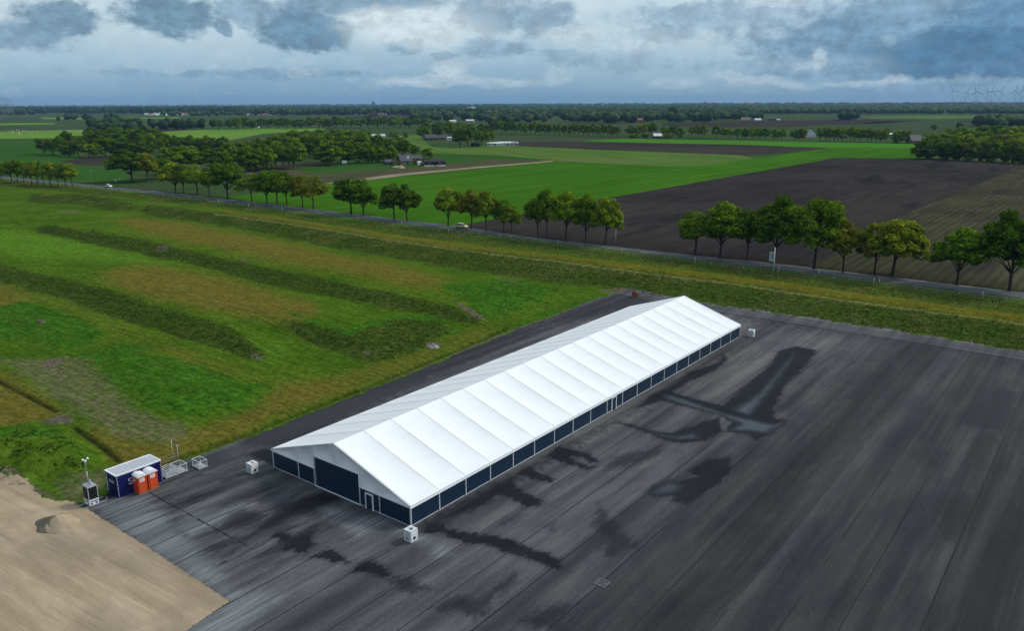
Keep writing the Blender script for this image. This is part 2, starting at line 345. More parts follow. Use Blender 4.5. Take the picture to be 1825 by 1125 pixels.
# farmland sheet: from the road out to the horizon
me = MB(); far = [(-22000, 9000), (-20000, 24000), (20000, 24000), (22000, 5000), (9000, -1200)]
me.add([(x, y, 0) for x, y in RF[::-1] + far[::-1]][::-1], [list(range(len(RF) + 5))])
bm = bmesh.new(); bm.from_mesh(me.mesh('t')); bmesh.ops.triangulate(bm, faces=bm.faces[:], ngon_method='EAR_CLIP'); bm.normal_update()
if sum(f.normal.z for f in bm.faces) < 0: bmesh.ops.reverse_faces(bm, faces=bm.faces[:])
mm = bpy.data.meshes.new('farmland'); bm.to_mesh(mm); bm.free(); tag(link('farmland', mm, FM['base'], None, (0, 0, -.02)), kind='structure')
tag(MB().add([(-900, -900, 0), (900, -900, 0), (900, 500, 0), (-900, 700, 0)], [(0, 1, 2, 3)]).build('ground', FM['fallow'], None, (0, 0, -2.2)), kind='structure')
E1 = 3000                                                        # a pixel column far past the right edge of the photograph
row1 = ((1090, 352), (1490, 281))
field('pasture', 'pasture', [(-700, 262), (0, 249), (75, 250), (130, 268), (150, 283), (225, 292), (225, 324), (140, 327), (0, 312), (-700, 345)], .02, ((0, 300), (200, 300)))
field('lime_meadow', 'lime', [(-600, 233), (0, 234), (148, 231), (150, 246), (0, 247), (-600, 248)], .05)
field('dull_field', 'dull', [(-600, 225), (0, 226), (60, 227), (165, 226), (150, 231), (0, 234), (-600, 233)], .07)
field('bare_field', 'soilfar', [(70, 248), (150, 247), (165, 262), (100, 262)], .05)
field('lime_meadow', 'lime', [(-600, 219), (0, 219.5), (96, 218.8), (100, 221), (0, 223), (-600, 223)], .08)
field('dull_field', 'dull', [(-600, 206), (0, 207), (120, 207), (118, 212), (0, 213), (-600, 213)], .1)
field('lime_meadow', 'lime', [(70, 209), (160, 209.5), (150, 212.5), (80, 212)], .15)
field('bare_field', 'soilfar', [(104, 287), (165, 281), (232, 278), (330, 280), (330, 297), (212, 297.5), (140, 293.5)], .06)
field('lime_meadow', 'lime', [(243, 238), (335, 232), (470, 228), (585, 229), (560, 233), (470, 238), (410, 250), (280, 250)], .06)
field('bare_field', 'soilfar', [(238, 232), (335, 230), (335, 232), (240, 237)], .08)
field('dull_field', 'dull', [(215, 212), (380, 211), (380, 216), (215, 219)], .1)
field('lime_meadow', 'lime', [(214, 209), (320, 208.8), (320, 210.5), (214, 211.6)], .14)
field('fallow_field', 'fallow', [(425, 335), (450, 310), (520, 300), (600, 288), (700, 292), (800, 292), (870, 284), (990, 286.5), (985, 289), (590, 327), (500, 345)], .03, ((590, 327), (985, 289)))
field('bare_field', 'soilfar', [(380, 318), (430, 303), (560, 288), (600, 290), (470, 302), (440, 318)], .05)
field('meadow', 'pasture', [(520, 300), (600, 290), (700, 291), (790, 293), (690, 302), (560, 310)], .06)
field('sandy_track', 'track', [(576, 327.5), (700, 311), (850, 297), (985, 286.2), (985, 288.4), (850, 300), (720, 313), (600, 328)], .09, ((590, 327), (985, 289)))
field('pasture', 'pasture', [(790, 274), (870, 276), (990, 285), (870, 285), (800, 292), (770, 284)], .06)
field('light_meadow', 'light', [(640, 246), (745, 240), (770, 262), (880, 259), (1100, 268.5), (1320, 276.5), (1345, 282), (1232, 298.5), (985, 287.5), (870, 277), (775, 273)], .05, ((900, 262), (1232, 298)))
field('crop_field', 'crop', [(400, 350), (500, 340), (590, 326.5), (985, 288), (1232, 298.5), (1345, 282), (1480, 263), (1650, 263), (1660, 283), (1490, 281), (1090, 352), (900, 387), (818, 403), (760, 402), (590, 384), (460, 364)], .04, ((590, 327), (985, 289)))
field('dull_field', 'dull', [(880, 243), (1000, 243.5), (1160, 246.5), (1060, 251), (900, 253)], .06)
field('bare_field', 'soilfar', [(880, 252), (1100, 254), (1340, 259), (1478, 264.5), (1400, 272), (1330, 276), (1100, 267.5), (900, 258.5)], .07)
field('bright_crop_field', 'crop2', [(1035, 251), (1110, 247.3), (1300, 250), (1450, 253), (1640, 257), (1660, 264), (1480, 264), (1340, 258.5), (1100, 253.5)], .09)
field('ploughed_field', 'soil', [(818, 403.5), (900, 387.5), (1090, 352.5), (1490, 281.5), (1640, 283), (1830, 292), (1595, 392), (1500, 447), (1480, 478), (1300, 462), (1100, 440), (930, 421)], .06, row1)
field('stubble_field', 'stubble', [(1828, 293), (2100, 300), (E1, 320), (E1, 700), (1960, 543), (1825, 519), (1580, 493), (1440, 474), (1500, 445), (1595, 391)], .08, ((1500, 447), (1828, 293)))
# farther out
field('bare_field', 'soilfar', [(1180, 220), (1350, 214.5), (1560, 213), (1650, 215), (1560, 220), (1400, 226), (1250, 226), (1180, 224)], .1)
field('dull_field', 'dull', [(1330, 207.5), (1560, 206), (1540, 210), (1350, 212)], .12)
field('light_meadow', 'light', [(1530, 207.8), (1660, 205.5), (1815, 205.5), (1770, 209), (1680, 211.5), (1560, 211)], .14)
field('bare_field', 'soilfar', [(1700, 215), (1825, 208), (2100, 209), (2100, 222), (1760, 222)], .12)
field('dull_field', 'dull', [(1560, 217), (1700, 216), (1760, 222), (1700, 232), (1480, 226)], .1)
field('dull_field', 'dull', [(980, 217), (1050, 215), (1180, 224), (1180, 230), (1000, 226)], .1)
field('bare_field', 'soilfar', [(630, 206.5), (745, 206), (760, 211), (620, 212)], .12)
field('dull_field', 'dull', [(735, 206), (900, 205), (900, 215), (760, 213)], .13)

# ------------------------------------------------------------------ near ground: one polar grid of cells, each cell grass, tarmac or sand
TX0, TY0, TYAW, TW, HE, HR = -9.773, 68.574, 0.9123, 21.289, 2.285, 5.80
ta = Vector((math.cos(TYAW), math.sin(TYAW), 0)); tb = Vector((-math.sin(TYAW), math.cos(TYAW), 0))
def T(s, t, z=0.): return Vector((TX0, TY0, z)) + ta * s + tb * t

NC = 960
th = np.radians(np.linspace(-50, 50, NC)); rr = [26.0]
while rr[-1] < 640: rr.append(rr[-1] + min(max(rr[-1] ** 2 * 1.25 / 31300, .13), 1.6))
rr = np.array(rr); NR = len(rr)
R_, TH = np.meshgrid(rr, th, indexing='ij'); GX = (R_ * np.sin(TH)).ravel(); GY = (R_ * np.cos(TH)).ravel()

def hash2(ix, iy, s):
    h = np.sin(ix * 127.1 + iy * 311.7 + s * 74.7) * 43758.5453; return h - np.floor(h)
def vnoise(x, y, s=0):
    ix = np.floor(x); iy = np.floor(y); fx = x - ix; fy = y - iy; fx = fx * fx * (3 - 2 * fx); fy = fy * fy * (3 - 2 * fy)
    return (hash2(ix, iy, s) * (1 - fx) + hash2(ix + 1, iy, s) * fx) * (1 - fy) + (hash2(ix, iy + 1, s) * (1 - fx) + hash2(ix + 1, iy + 1, s) * fx) * fy
def fbm(x, y, o=4, s=0):
    v = 0; a_ = .5
    for i in range(o): v = v + a_ * vnoise(x * 2 ** i, y * 2 ** i, s + i); a_ *= .5
    return v
def inpoly(px, py, poly):
    poly = np.asarray(poly, float); res = np.zeros(px.shape, bool); bb = (px >= poly[:, 0].min()) & (px <= poly[:, 0].max()) & (py >= poly[:, 1].min()) & (py <= poly[:, 1].max())
    ii = np.nonzero(bb)[0]; x = px[ii]; y = py[ii]; r = np.zeros(len(ii), bool); x1, y1 = poly[-1]
    for x2, y2 in poly:
        if y1 != y2:
            k = ((y1 > y) != (y2 > y)) & (x < (x2 - x1) * (y - y1) / (y2 - y1) + x1); r ^= k
        x1, y1 = x2, y2
    res[ii] = r; return res
def blur(a, n=1):
    a = a.reshape(NR, NC).astype(np.float32); k = 1
    while n > 12: k *= 2; n //= 3
    for _ in range(n if k > 1 else 0):
        q_ = a.copy(); q_[k:] += a[:-k]; q_[:k] += a[:1]; q_[:-k] += a[k:]; q_[-k:] += a[-1:]; a = q_ / 3
        q_ = a.copy(); q_[:, k:] += a[:, :-k]; q_[:, :k] += a[:, :1]; q_[:, :-k] += a[:, k:]; q_[:, -k:] += a[:, -1:]; a = q_ / 3
    for _ in range(n):
        p = np.pad(a, 1, mode='edge'); a = (p[:-2, 1:-1] + 2 * p[1:-1, 1:-1] + p[2:, 1:-1]) * .25
        p = np.pad(a, 1, mode='edge'); a = (p[1:-1, :-2] + 2 * p[1:-1, 1:-1] + p[1:-1, 2:]) * .25
    return a.ravel()
def pdist(px, py, line, closed=False):
    best = np.full(px.shape, 1e9)
    L = [tuple(q)[:2] for q in line]; L = L + L[:1] if closed else L
    for (x1, y1), (x2, y2) in zip(L[:-1], L[1:]):
        dx_, dy_ = x2 - x1, y2 - y1; t = np.clip(((px - x1) * dx_ + (py - y1) * dy_) / (dx_ * dx_ + dy_ * dy_ + 1e-9), 0, 1)
        best = np.minimum(best, np.hypot(px - x1 - t * dx_, py - y1 - t * dy_))
    return best

# break lines of the relief: pixels with the height at which they lie
crest = [(262, 367, 1.2), (300, 371, 1.8), (400, 382, 2), (500, 396, 2), (600, 412, 2), (700, 428, 2), (800, 442, 2), (900, 455, 2.1), (1000, 466, 2.2), (1150, 486, 2.2), (1298, 504, 2.2), (1446, 526, 2.2), (1594, 546, 2.2), (1742, 565, 2.2), (1825, 576, 2.2), (1950, 592, 2.2), (2150, 618, 2.2)]
back = [(285, 361, 1.2), (400, 373, 1.9), (500, 387, 1.9), (600, 403, 1.9), (700, 418, 1.9), (800, 432, 1.9), (900, 444, 2), (1000, 455, 2.1), (1150, 474, 2.1), (1298, 490, 2.1), (1446, 510, 2.1), (1594, 530, 2.1), (1742, 550, 2.1), (1825, 561, 2.1), (1950, 577, 2.1), (2150, 602, 2.1)]
foot = [(245, 379), (300, 388), (400, 403), (500, 422), (600, 443), (700, 460), (800, 477), (900, 492), (1000, 506), (1080, 513), (1125, 516), (1200, 532), (1290, 545), (1400, 560), (1500, 576), (1600, 591), (1700, 606), (1825, 626), (1950, 648), (2150, 685)]
LN = []
def ln(pts, h=None): LN.append([G(p[0], p[1], p[2] if len(p) > 2 else h) for p in pts])
ln(crest); ln(back); ln(foot, 0.)
LN.append([p + Vector((.61, .79, 0)) * 5.5 - Vector((0, 0, p.z)) for p in LN[1]])
ln([(80, 402, 1.7), (200, 420, 1.7), (300, 440, 1.7), (400, 462, 1.7), (500, 483, 1.7), (600, 505, 1.7), (700, 525, 1.7), (800, 548, 1.5), (852, 570, .5)])
ln([(60, 410, .2), (110, 422, .2), (200, 440, .2), (300, 461, .2), (400, 485, .2), (500, 510, .2), (600, 530, .2), (700, 549, .2), (800, 567, .2), (852, 576, 0)])
ln([(75, 399, .6), (220, 402, 1.5), (400, 430, 1.5), (600, 468, 1.5), (750, 495, 1.5), (850, 510, 1.4), (905, 515, 1.1)])
ln([(905, 530, 1.1), (830, 540, 1.3)])
ln([(862, 578), (950, 557), (1010, 539), (1045, 524), (1005, 511)], 0.)
ln([(-90, 458, 1.6), (0, 475, 1.6), (100, 495, 1.6), (200, 520, 1.6), (300, 553, 1.6), (400, 581, 1.6), (440, 606, 1.1), (468, 632, .2)])
ln([(-90, 484), (0, 501), (100, 524), (200, 561), (300, 593), (400, 623), (445, 639)], .1)
ln([(-90, 428, 1.4), (0, 448, 1.5), (200, 488, 1.5), (350, 528, 1.5), (450, 560, 1.4)])
ln([(500, 566, 1.5), (560, 577, 1.5), (620, 597, 1.3), (657, 622, .6)])
ln([(488, 590), (560, 614), (620, 634), (662, 642)], .1)
ln([(560, 548, 1.4), (680, 572, 1.3), (740, 588, .9)])
ln([(700, 640), (782, 613), (818, 590)], 0.)
ln([(-60, 778), (0, 760), (60, 752), (120, 768), (172, 792), (192, 812), (172, 836), (120, 850), (60, 858), (-60, 850)], 0.)
ln([(-60, 800, 1.7), (0, 784, 1.7), (55, 778, 1.7), (110, 793, 1.5), (130, 808, 1.2), (60, 818, 1.3), (0, 822, 1.3)])
ln([(120, 640), (180, 618), (235, 610), (340, 643), (420, 664), (482, 690), (445, 727), (335, 750), (235, 722), (150, 680)], .0)
ln([(200, 640, .6), (300, 668, .8), (400, 700, .8), (330, 722, .6), (240, 680, .6)])
ln([(-120, 560, .0), (60, 537, .4), (150, 568, .5), (180, 600, .3), (110, 626, .0), (-120, 640, .0)])
ln([(80, 351, 1.3), (150, 349, 1.5), (200, 356, 1.4), (240, 366, .8)])
ln([(60, 360), (150, 364), (200, 373), (238, 373)], 0.)
ln([(-200, 337, .8), (0, 337, .8), (60, 343, .9)])
ln([(-200, 350), (0, 351), (50, 358)], .1)
tarm_left = [(146, 905), (180, 888), (215, 866), (300, 832), (345, 817), (440, 782), (560, 735), (640, 704), (700, 680), (780, 647), (860, 613), (980, 567), (1060, 534), (1100, 523), (1128, 517), (1165, 523), (1200, 532), (1290, 546), (1400, 561), (1500, 577), (1600, 592), (1700, 607), (1825, 627), (1950, 649), (2150, 686), (2700, 800)]
ln(tarm_left[1:16], 0.); LN.append([Vector((x, y, 0)) for x, y in offset_line(ROAD, -4.0)[:-1]])
ln([(-500, 330), (-500, 480), (-300, 700), (-300, 900), (0, 838), (60, 870), (130, 900)], 0.)
vs = []; es = []
for L in LN:
    b0 = len(vs)
    for p in L: vs.append(p)
    es += [(i, i + 1) for i in range(b0, len(vs) - 1)]
cv, ce, cf, ov, _, _ = geometry.delaunay_2d_cdt([Vector((p.x, p.y)) for p in vs], es, [], 0, 1e-4)
cz = []
for i, p in enumerate(cv):
    if ov[i]: cz.append(vs[ov[i][0]].z)
    else:
        dd = sorted((((q.x - p.x) ** 2 + (q.y - p.y) ** 2), q.z) for q in vs)[:2]; cz.append(.5 * (dd[0][1] + dd[1][1]))
GZ = np.zeros(len(GX), np.float64)
for f in cf:
    (x0, y0), (x1, y1), (x2, y2) = [(cv[i].x, cv[i].y) for i in f]; z0, z1, z2 = [cz[i] for i in f]
    if z0 == z1 == z2 == 0: continue
    den = (y1 - y2) * (x0 - x2) + (x2 - x1) * (y0 - y2)
    if abs(den) < 1e-6: continue
    ii = np.nonzero((GX >= min(x0, x1, x2)) & (GX <= max(x0, x1, x2)) & (GY >= min(y0, y1, y2)) & (GY <= max(y0, y1, y2)))[0]
    l0 = ((y1 - y2) * (GX[ii] - x2) + (x2 - x1) * (GY[ii] - y2)) / den; l1 = ((y2 - y0) * (GX[ii] - x2) + (x0 - x2) * (GY[ii] - y2)) / den; l2 = 1 - l0 - l1
    k = (l0 >= -1e-6) & (l1 >= -1e-6) & (l2 >= -1e-6); GZ[ii[k]] = l0[k] * z0 + l1[k] * z1 + l2[k] * z2
GZ = blur(GZ, 5).astype(np.float64)
raised = np.clip(GZ / .5, 0, 1)
PX, PY = proj(np.stack([GX, GY, GZ], -1))
def soft(polys, n=4, jit=0., js=.25):
    x, y = PX, PY
    if jit:
        x = PX + (fbm(GX * js, GY * js, 3, 5) - .45) * jit * 2; y = PY + (fbm(GX * js, GY * js, 3, 9) - .45) * jit
    a_ = np.zeros(len(GX), np.float32)
    for p in polys: a_[inpoly(x, y, p)] = 1
    return blur(a_, n) if n else a_
def sdf(polys, lim=6.):
    """metres inside (+) or outside (-) the nearest of these outlines, on the ground"""
    out = np.full(len(GX), -lim)
    for p in polys:
        W = np.array([G(x, y)[:2] for x, y in p]); lo = W.min(0) - lim; hi = W.max(0) + lim
        ii = np.nonzero((GX > lo[0]) & (GX < hi[0]) & (GY > lo[1]) & (GY < hi[1]))[0]
        d_ = pdist(GX[ii], GY[ii], W, True); out[ii] = np.maximum(out[ii], np.where(inpoly(GX[ii], GY[ii], W), d_, -d_))
    return np.clip(out, -lim, lim)
# what covers which cell
sandpoly = [(-900, 800), (-200, 825), (0, 838), (40, 858), (75, 880), (100, 893), (146, 905), (200, 938), (260, 976), (330, 1023), (408, 1073), (330, 1126), (140, 1240), (-200, 1800), (-2000, 1800), (-2000, 900)]
tarmpoly = tarm_left + [(3000, 800), (6000, 1200), (6000, 3500), (-600, 3500), (-200, 1800), (140, 1240), (330, 1126), (408, 1073), (330, 1023), (260, 976), (200, 938)]
jx = (fbm(GX * .6, GY * .6, 4, 2) - .47); jy = (fbm(GX * .6, GY * .6, 4, 12) - .47)
grassy = np.clip((PX - 100) / 60, 0, 1) * (PY < 930)
sand = inpoly(PX + jx * 34 * (PX < 150) + jx * 5, PY + jy * 40 * (PX < 150) + jy * 4, sandpoly)
tarm = inpoly(PX + jx * 9, PY + jy * 7, tarmpoly) & ~sand
# small relief
ditch = [G(x, y) for x, y in [(288, 826), (345, 806), (440, 772), (560, 725), (640, 694), (740, 654), (860, 604), (900, 585)]]
dch = pdist(GX, GY, ditch); GZ -= np.where(tarm | sand, 0, 1) * .7 * np.exp(-(dch / .45) ** 2)
d2 = np.minimum(pdist(GX, GY, [G(-60, 648), G(0, 681), G(100, 733)]), pdist(GX, GY, [G(132, 762), G(172, 790), G(212, 822)])); GZ -= .35 * np.exp(-(d2 / .3) ** 2)
d3 = np.minimum(pdist(GX, GY, [G(72, 640), G(85, 655), G(118, 672), G(140, 690)]), pdist(GX, GY, [G(355, 655), G(420, 670), G(500, 700)])); GZ -= .12 * np.exp(-(d3 / .35) ** 2)
rank_polys = [[(245, 379), (262, 365), (300, 369), (400, 380), (500, 394), (600, 410), (700, 426), (800, 440), (900, 453), (1000, 464), (1150, 484), (1298, 502), (1446, 524), (1594, 544), (1742, 563), (1825, 574), (2150, 616), (2150, 685)] + foot[::-1],
              [(80, 401), (200, 418), (300, 438), (400, 460), (500, 481), (600, 503), (700, 523), (800, 546), (862, 572), (852, 578), (800, 569), (700, 551), (600, 532), (500, 511), (400, 487), (300, 463), (200, 442), (110, 423), (58, 411)],
              [(-90, 457), (0, 474), (100, 494), (200, 519), (300, 551), (400, 579), (442, 604), (472, 633), (445, 641), (400, 626), (300, 596), (200, 564), (100, 527), (0, 504), (-90, 487)],
              [(500, 570), (560, 579), (620, 598), (700, 572), (770, 572), (810, 588), (780, 611), (700, 638), (662, 645), (620, 636), (560, 617)],
              [(40, 362), (60, 344), (150, 347), (200, 354), (247, 367), (238, 375), (200, 375), (150, 366)]]
rank = soft(rank_polys, 9, 10)
verge = soft([[(0, 318), (140, 334), (300, 352), (460, 371), (591, 391), (793, 412), (1150, 454), (1446, 490), (1705, 523), (1825, 538), (2150, 585), (2150, 610), (1825, 560), (1594, 529), (1298, 489), (1000, 452), (800, 430), (600, 401), (400, 371), (285, 359), (150, 345), (0, 332)]], 3, 6)
GZ += np.where(tarm, 0, 1) * (rank * .30 * (fbm(GX * .55, GY * .55, 4, 3) - .45) + .06 * (fbm(GX * .9, GY * .9, 3, 31) - .45) + raised * .25 * (fbm(GX * .07, GY * .07, 3, 41) - .45))
GZ += np.where(sand, .10 * (fbm(GX * .4 + GY * .2, GY * .5, 4, 17) - .45), 0)
GZ = np.where(tarm, .02 * (fbm(GX * .08, GY * .08, 2, 8) - .5), GZ)
droad = pdist(GX, GY, ROAD); GZ = np.where(droad < 5, np.minimum(GZ, -.02), GZ)
# colour of the growth and the bare earth
brown = soft([[(190, 385), (330, 400), (450, 420), (600, 455), (760, 485), (830, 505), (760, 515), (600, 482), (450, 452), (330, 432), (230, 408)],
              [(150, 488), (250, 474), (380, 490), (480, 520), (575, 552), (545, 578), (450, 562), (350, 547), (235, 520)],
              [(-90, 490), (0, 508), (60, 525), (150, 556), (280, 614), (400, 653), (480, 682), (560, 680), (650, 660), (780, 617), (860, 582), (960, 562), (1060, 527), (1090, 523), (1040, 535), (900, 590), (740, 650), (600, 700), (470, 750), (330, 812), (250, 850), (190, 842), (210, 820), (290, 790), (430, 740), (500, 705), (420, 672), (300, 640), (200, 596), (80, 548), (-90, 520)],
              [(-90, 640), (0, 662), (100, 716), (106, 742), (0, 768), (-90, 780)], [(128, 758), (172, 758), (290, 805), (222, 836), (190, 806)], [(0, 520), (40, 535), (30, 550), (-90, 560)]], 40, 16, .12)
brown2 = soft([[(400, 380), (500, 394), (600, 410), (800, 440), (1000, 464), (1298, 502), (1594, 544), (1825, 574), (2150, 616), (2150, 602), (1825, 561), (1594, 530), (1298, 490), (1000, 455), (800, 432), (600, 403), (500, 388), (400, 375)]], 2, 3)
lush_p = [[(-60, 565), (40, 538), (150, 568), (195, 600), (130, 625), (60, 612), (-60, 600)], [(135, 638), (235, 612), (340, 650), (480, 690), (445, 724), (330, 748), (250, 722), (190, 684)],
             [(-60, 775), (0, 763), (60, 753), (120, 770), (150, 790), (80, 800), (0, 800)], [(505, 568), (620, 596), (700, 570), (790, 565), (815, 588), (700, 640), (620, 630)], [(780, 520), (900, 500), (1000, 512), (960, 545), (860, 570)],
             [(860, 605), (960, 570), (1060, 534), (1085, 524), (1060, 530), (950, 566)]]
lush = soft(lush_p, 12, 8, .16); lush_d = sdf(lush_p)
bright = soft([[(-60, 404), (150, 420), (400, 486), (550, 522), (700, 552), (640, 556), (450, 512), (200, 468), (-60, 452)], [(230, 385), (500, 430), (700, 465), (900, 497), (1000, 510), (900, 503), (700, 475), (500, 440)], [(400, 590), (480, 600), (540, 640), (480, 660)]], 70, 14, .1)
bare_p = [[(70, 640), (150, 640), (250, 735), (320, 752), (340, 775), (290, 795), (200, 775), (105, 715), (0, 640)], [(120, 850), (170, 838), (230, 846), (150, 895), (110, 890)], [(100, 376), (130, 374), (150, 378), (110, 382)]]
bare = soft(bare_p, 12, 8, .2); bare_d = sdf(bare_p)
earth_p = [[(72, 642), (128, 634), (100, 655), (80, 660)], [(95, 655), (125, 675), (122, 682), (92, 660)], [(165, 702), (190, 708), (185, 712)], [(195, 725), (232, 735), (225, 740)], [(70, 752), (110, 738), (138, 748), (125, 757), (90, 757)], [(60, 570), (85, 575), (80, 583), (66, 578)],
              [(808, 546), (840, 560), (870, 573), (850, 575), (815, 558)], [(430, 470), (445, 475), (442, 480), (428, 476)], [(280, 448), (305, 446), (300, 455), (278, 455)], [(870, 497), (925, 505), (930, 512), (905, 506)], [(640, 625), (662, 632), (650, 638)], [(440, 628), (475, 640), (470, 645), (450, 640)],
              [(-90, 815), (0, 830), (60, 865), (110, 890), (150, 903), (60, 880), (0, 848), (-90, 840)], [(1060, 518), (1110, 514), (1128, 518), (1100, 524)], [(390, 742), (415, 738), (412, 743)], [(760, 612), (785, 610), (790, 618), (765, 620)],
              [(640, 697), (720, 668), (860, 612), (980, 568), (1060, 537), (1060, 533), (980, 564), (860, 607), (720, 662), (640, 690)]]
earth = soft(earth_p, 4, 8, .4); earth_d = sdf(earth_p)
dcr = np.minimum(pdist(GX, GY, LN[0]), pdist(GX, GY, LN[1]) * 1.3); crest_d = np.exp(-(dcr / .8) ** 2) * (PX > 380)
tall = np.where(tarm | sand, 0, np.clip(rank + verge * .8 + lush * .35, 0, 1))
# wet and worn patches of the tarmac
s4 = lambda P: [(700 + x * .32877, 800 + y * .32877) for x, y in P]
s5 = lambda P: [(1050 + x * .42466, 600 + y * .42466) for x, y in P]
s6 = lambda P: [(200 + x * .32877, 880 + y * .32877) for x, y in P]
wetp = [s4([(150, 455), (200, 410), (255, 395), (300, 435), (420, 455), (480, 465), (560, 475), (620, 485), (700, 520), (740, 540), (830, 560), (905, 605), (910, 635), (948, 660), (900, 655), (860, 650), (740, 600), (620, 570), (500, 520), (380, 510), (330, 488), (270, 465), (220, 462)]),
        s4([(270, 380), (400, 305), (540, 215), (640, 170), (680, 215), (700, 230), (760, 255), (818, 285), (800, 315), (720, 318), (690, 300), (640, 268), (560, 250), (525, 285), (500, 305), (430, 325), (330, 360)]),
        s4([(690, 110), (740, 95), (790, 130), (880, 165), (860, 185), (790, 172), (720, 150), (690, 140)]), s4([(830, 45), (900, -10), (1000, 10), (1070, 30), (1118, 72), (1060, 78), (1030, 48), (970, 45), (985, 68), (1088, 100), (1050, 112), (970, 90), (900, 70)]),
        s4([(1380, 242), (1420, 198), (1480, 168), (1540, 180), (1640, 150), (1600, 120), (1650, 85), (1700, 60), (1825, 40), (1830, 130), (1760, 200), (1650, 260), (1600, 300), (1500, 285), (1530, 258), (1420, 262)]),
        s5([(250, 250), (330, 215), (420, 150), (540, 110), (565, 75), (580, 100), (520, 150), (420, 190), (350, 235), (430, 258), (560, 290), (660, 200), (760, 120), (790, 60), (870, 40), (960, 60), (905, 130), (830, 200), (800, 260), (775, 310), (780, 345), (835, 350), (825, 370), (765, 412), (700, 440), (660, 408), (570, 402), (600, 360), (540, 330), (400, 295), (310, 270), (200, 300)]),
        s5([(100, 360), (180, 368), (280, 398), (350, 405), (470, 360), (545, 340), (560, 400), (490, 440), (380, 450), (340, 440), (300, 430), (220, 395)]),
        s6([(865, 230), (900, 205), (960, 215), (975, 240), (945, 262), (1060, 218), (1100, 198), (1100, 225), (1080, 250), (1105, 280), (1050, 328), (980, 312), (912, 312), (935, 275), (895, 250)]),
        s6([(1060, 352), (1180, 298), (1230, 328), (1295, 376), (1200, 372), (1130, 352)]), s6([(1290, 432), (1330, 380), (1400, 362), (1470, 392), (1525, 447), (1490, 462), (1420, 440), (1340, 430)]),
        [(440, 812), (470, 800), (490, 802), (490, 830), (455, 818)], s6([(-140, 30), (60, 10), (110, -10), (-30, -10)])]
puddlep = [s5([(300, 240), (360, 245), (500, 295), (570, 320), (680, 345), (770, 365), (832, 348), (820, 372), (760, 412), (660, 402), (575, 398), (620, 365), (540, 332), (400, 292), (310, 262)]), s5([(590, 310), (700, 240), (790, 140), (860, 60), (870, 80), (830, 140), (770, 225), (720, 290), (680, 340)]),
           s4([(1382, 242), (1420, 200), (1480, 170), (1540, 182), (1590, 200), (1560, 240), (1500, 255), (1420, 260)]), s5([(130, 360), (180, 370), (280, 400), (360, 415), (440, 402), (475, 432), (380, 438), (310, 425), (220, 390)]), s5([(430, 160), (540, 110), (570, 85), (520, 148), (430, 180)]),
           s5([(1590, 360), (1640, 270), (1740, 230), (1790, 250), (1770, 330), (1730, 390), (1660, 370)]), s4([(700, 235), (815, 285), (795, 312), (720, 312), (660, 250)]), s4([(640, 500), (760, 545), (895, 610), (860, 645), (740, 598), (640, 565)]), s4([(920, 5), (1060, 32), (1112, 72), (1040, 60), (960, 30)])]
dampp = [s5([(1560, 370), (1610, 280), (1690, 230), (1740, 210), (1800, 240), (1785, 330), (1745, 420), (1700, 395), (1640, 385)]), s4([(235, 850), (370, 795), (460, 810), (560, 730), (640, 665), (705, 670), (650, 740), (545, 830), (520, 900), (440, 925), (360, 890)]), s4([(670, 935), (800, 870), (900, 838), (1005, 830), (945, 910), (865, 985), (760, 970)]), s4([(-10, 690), (80, 690), (150, 720), (120, 780), (30, 770)]), s4([(1130, 130), (1300, 20), (1460, -20), (1440, 40), (1300, 90), (1190, 110)]),
         s5([(1465, 770), (1490, 690), (1560, 655), (1640, 660), (1600, 760), (1540, 870), (1500, 860)]), s5([(420, 705), (330, 690), (440, 590), (490, 525), (600, 540), (690, 450), (730, 430), (700, 490), (560, 610)]), s5([(60, 550), (110, 505), (200, 480), (320, 470), (300, 500), (180, 540)]), s5([(770, 320), (900, 200), (1000, 120), (960, 190), (850, 300)]), s5([(1080, 260), (1250, 100), (1300, 60), (1180, 200), (1120, 270)]),
         s6([(1500, 475), (1600, 445), (1670, 480), (1720, 520), (1640, 545), (1580, 535)]), s6([(450, 245), (600, 180), (640, 105), (720, 80), (840, 120), (760, 175), (640, 195)]), s6([(1730, 620), (1830, 560), (1830, 640)]), s4([(1160, 470), (1200, 430), (1330, 520), (1200, 590), (1130, 580)]), s6([(200, 100), (460, 5), (600, -20), (330, 80)]), s6([(900, 60), (1150, -10), (1260, 20), (1000, 130), (760, 230)]), s5([(40, 700), (150, 830), (210, 890), (120, 900), (20, 800)]),
         s4([(690, 360), (640, 390), (600, 420), (590, 400)]), s4([(840, 420), (880, 400), (860, 450)]), s5([(1600, 430), (1700, 400), (1730, 440), (1660, 560), (1600, 650)])]
darkp = [[(430, 770), (700, 668), (860, 606), (980, 562), (1060, 533), (1110, 521), (1170, 525), (1230, 532), (1000, 575), (740, 690), (500, 800), (420, 800)], [(1230, 532), (1290, 546), (1500, 577), (1825, 627), (2150, 686), (2150, 720), (1825, 650), (1500, 597), (1335, 575)],
         [(735, 945), (800, 905), (1000, 800), (1200, 690), (1325, 605), (1340, 612), (1210, 700), (1000, 818), (820, 925), (760, 955)]]
palep = [[(160, 900), (260, 878), (300, 920), (360, 985), (420, 1050), (500, 1060), (430, 1125), (300, 1160), (408, 1073), (330, 1023), (200, 938)], s4([(-60, 400), (70, 440), (160, 470), (260, 480), (340, 580), (250, 590), (140, 520), (0, 440)]), s6([(400, 120), (700, 40), (760, 60), (600, 150), (420, 240), (320, 190)]), [(560, 900), (640, 915), (700, 930), (640, 960), (600, 930)]]
wet = sdf(wetp); pud = sdf(puddlep[:4]); damp = sdf(dampp); dark = soft(darkp, 24, 3); pale = sdf(palep); ditch_shade = np.exp(-(np.minimum(dch, d2) / .42) ** 2)
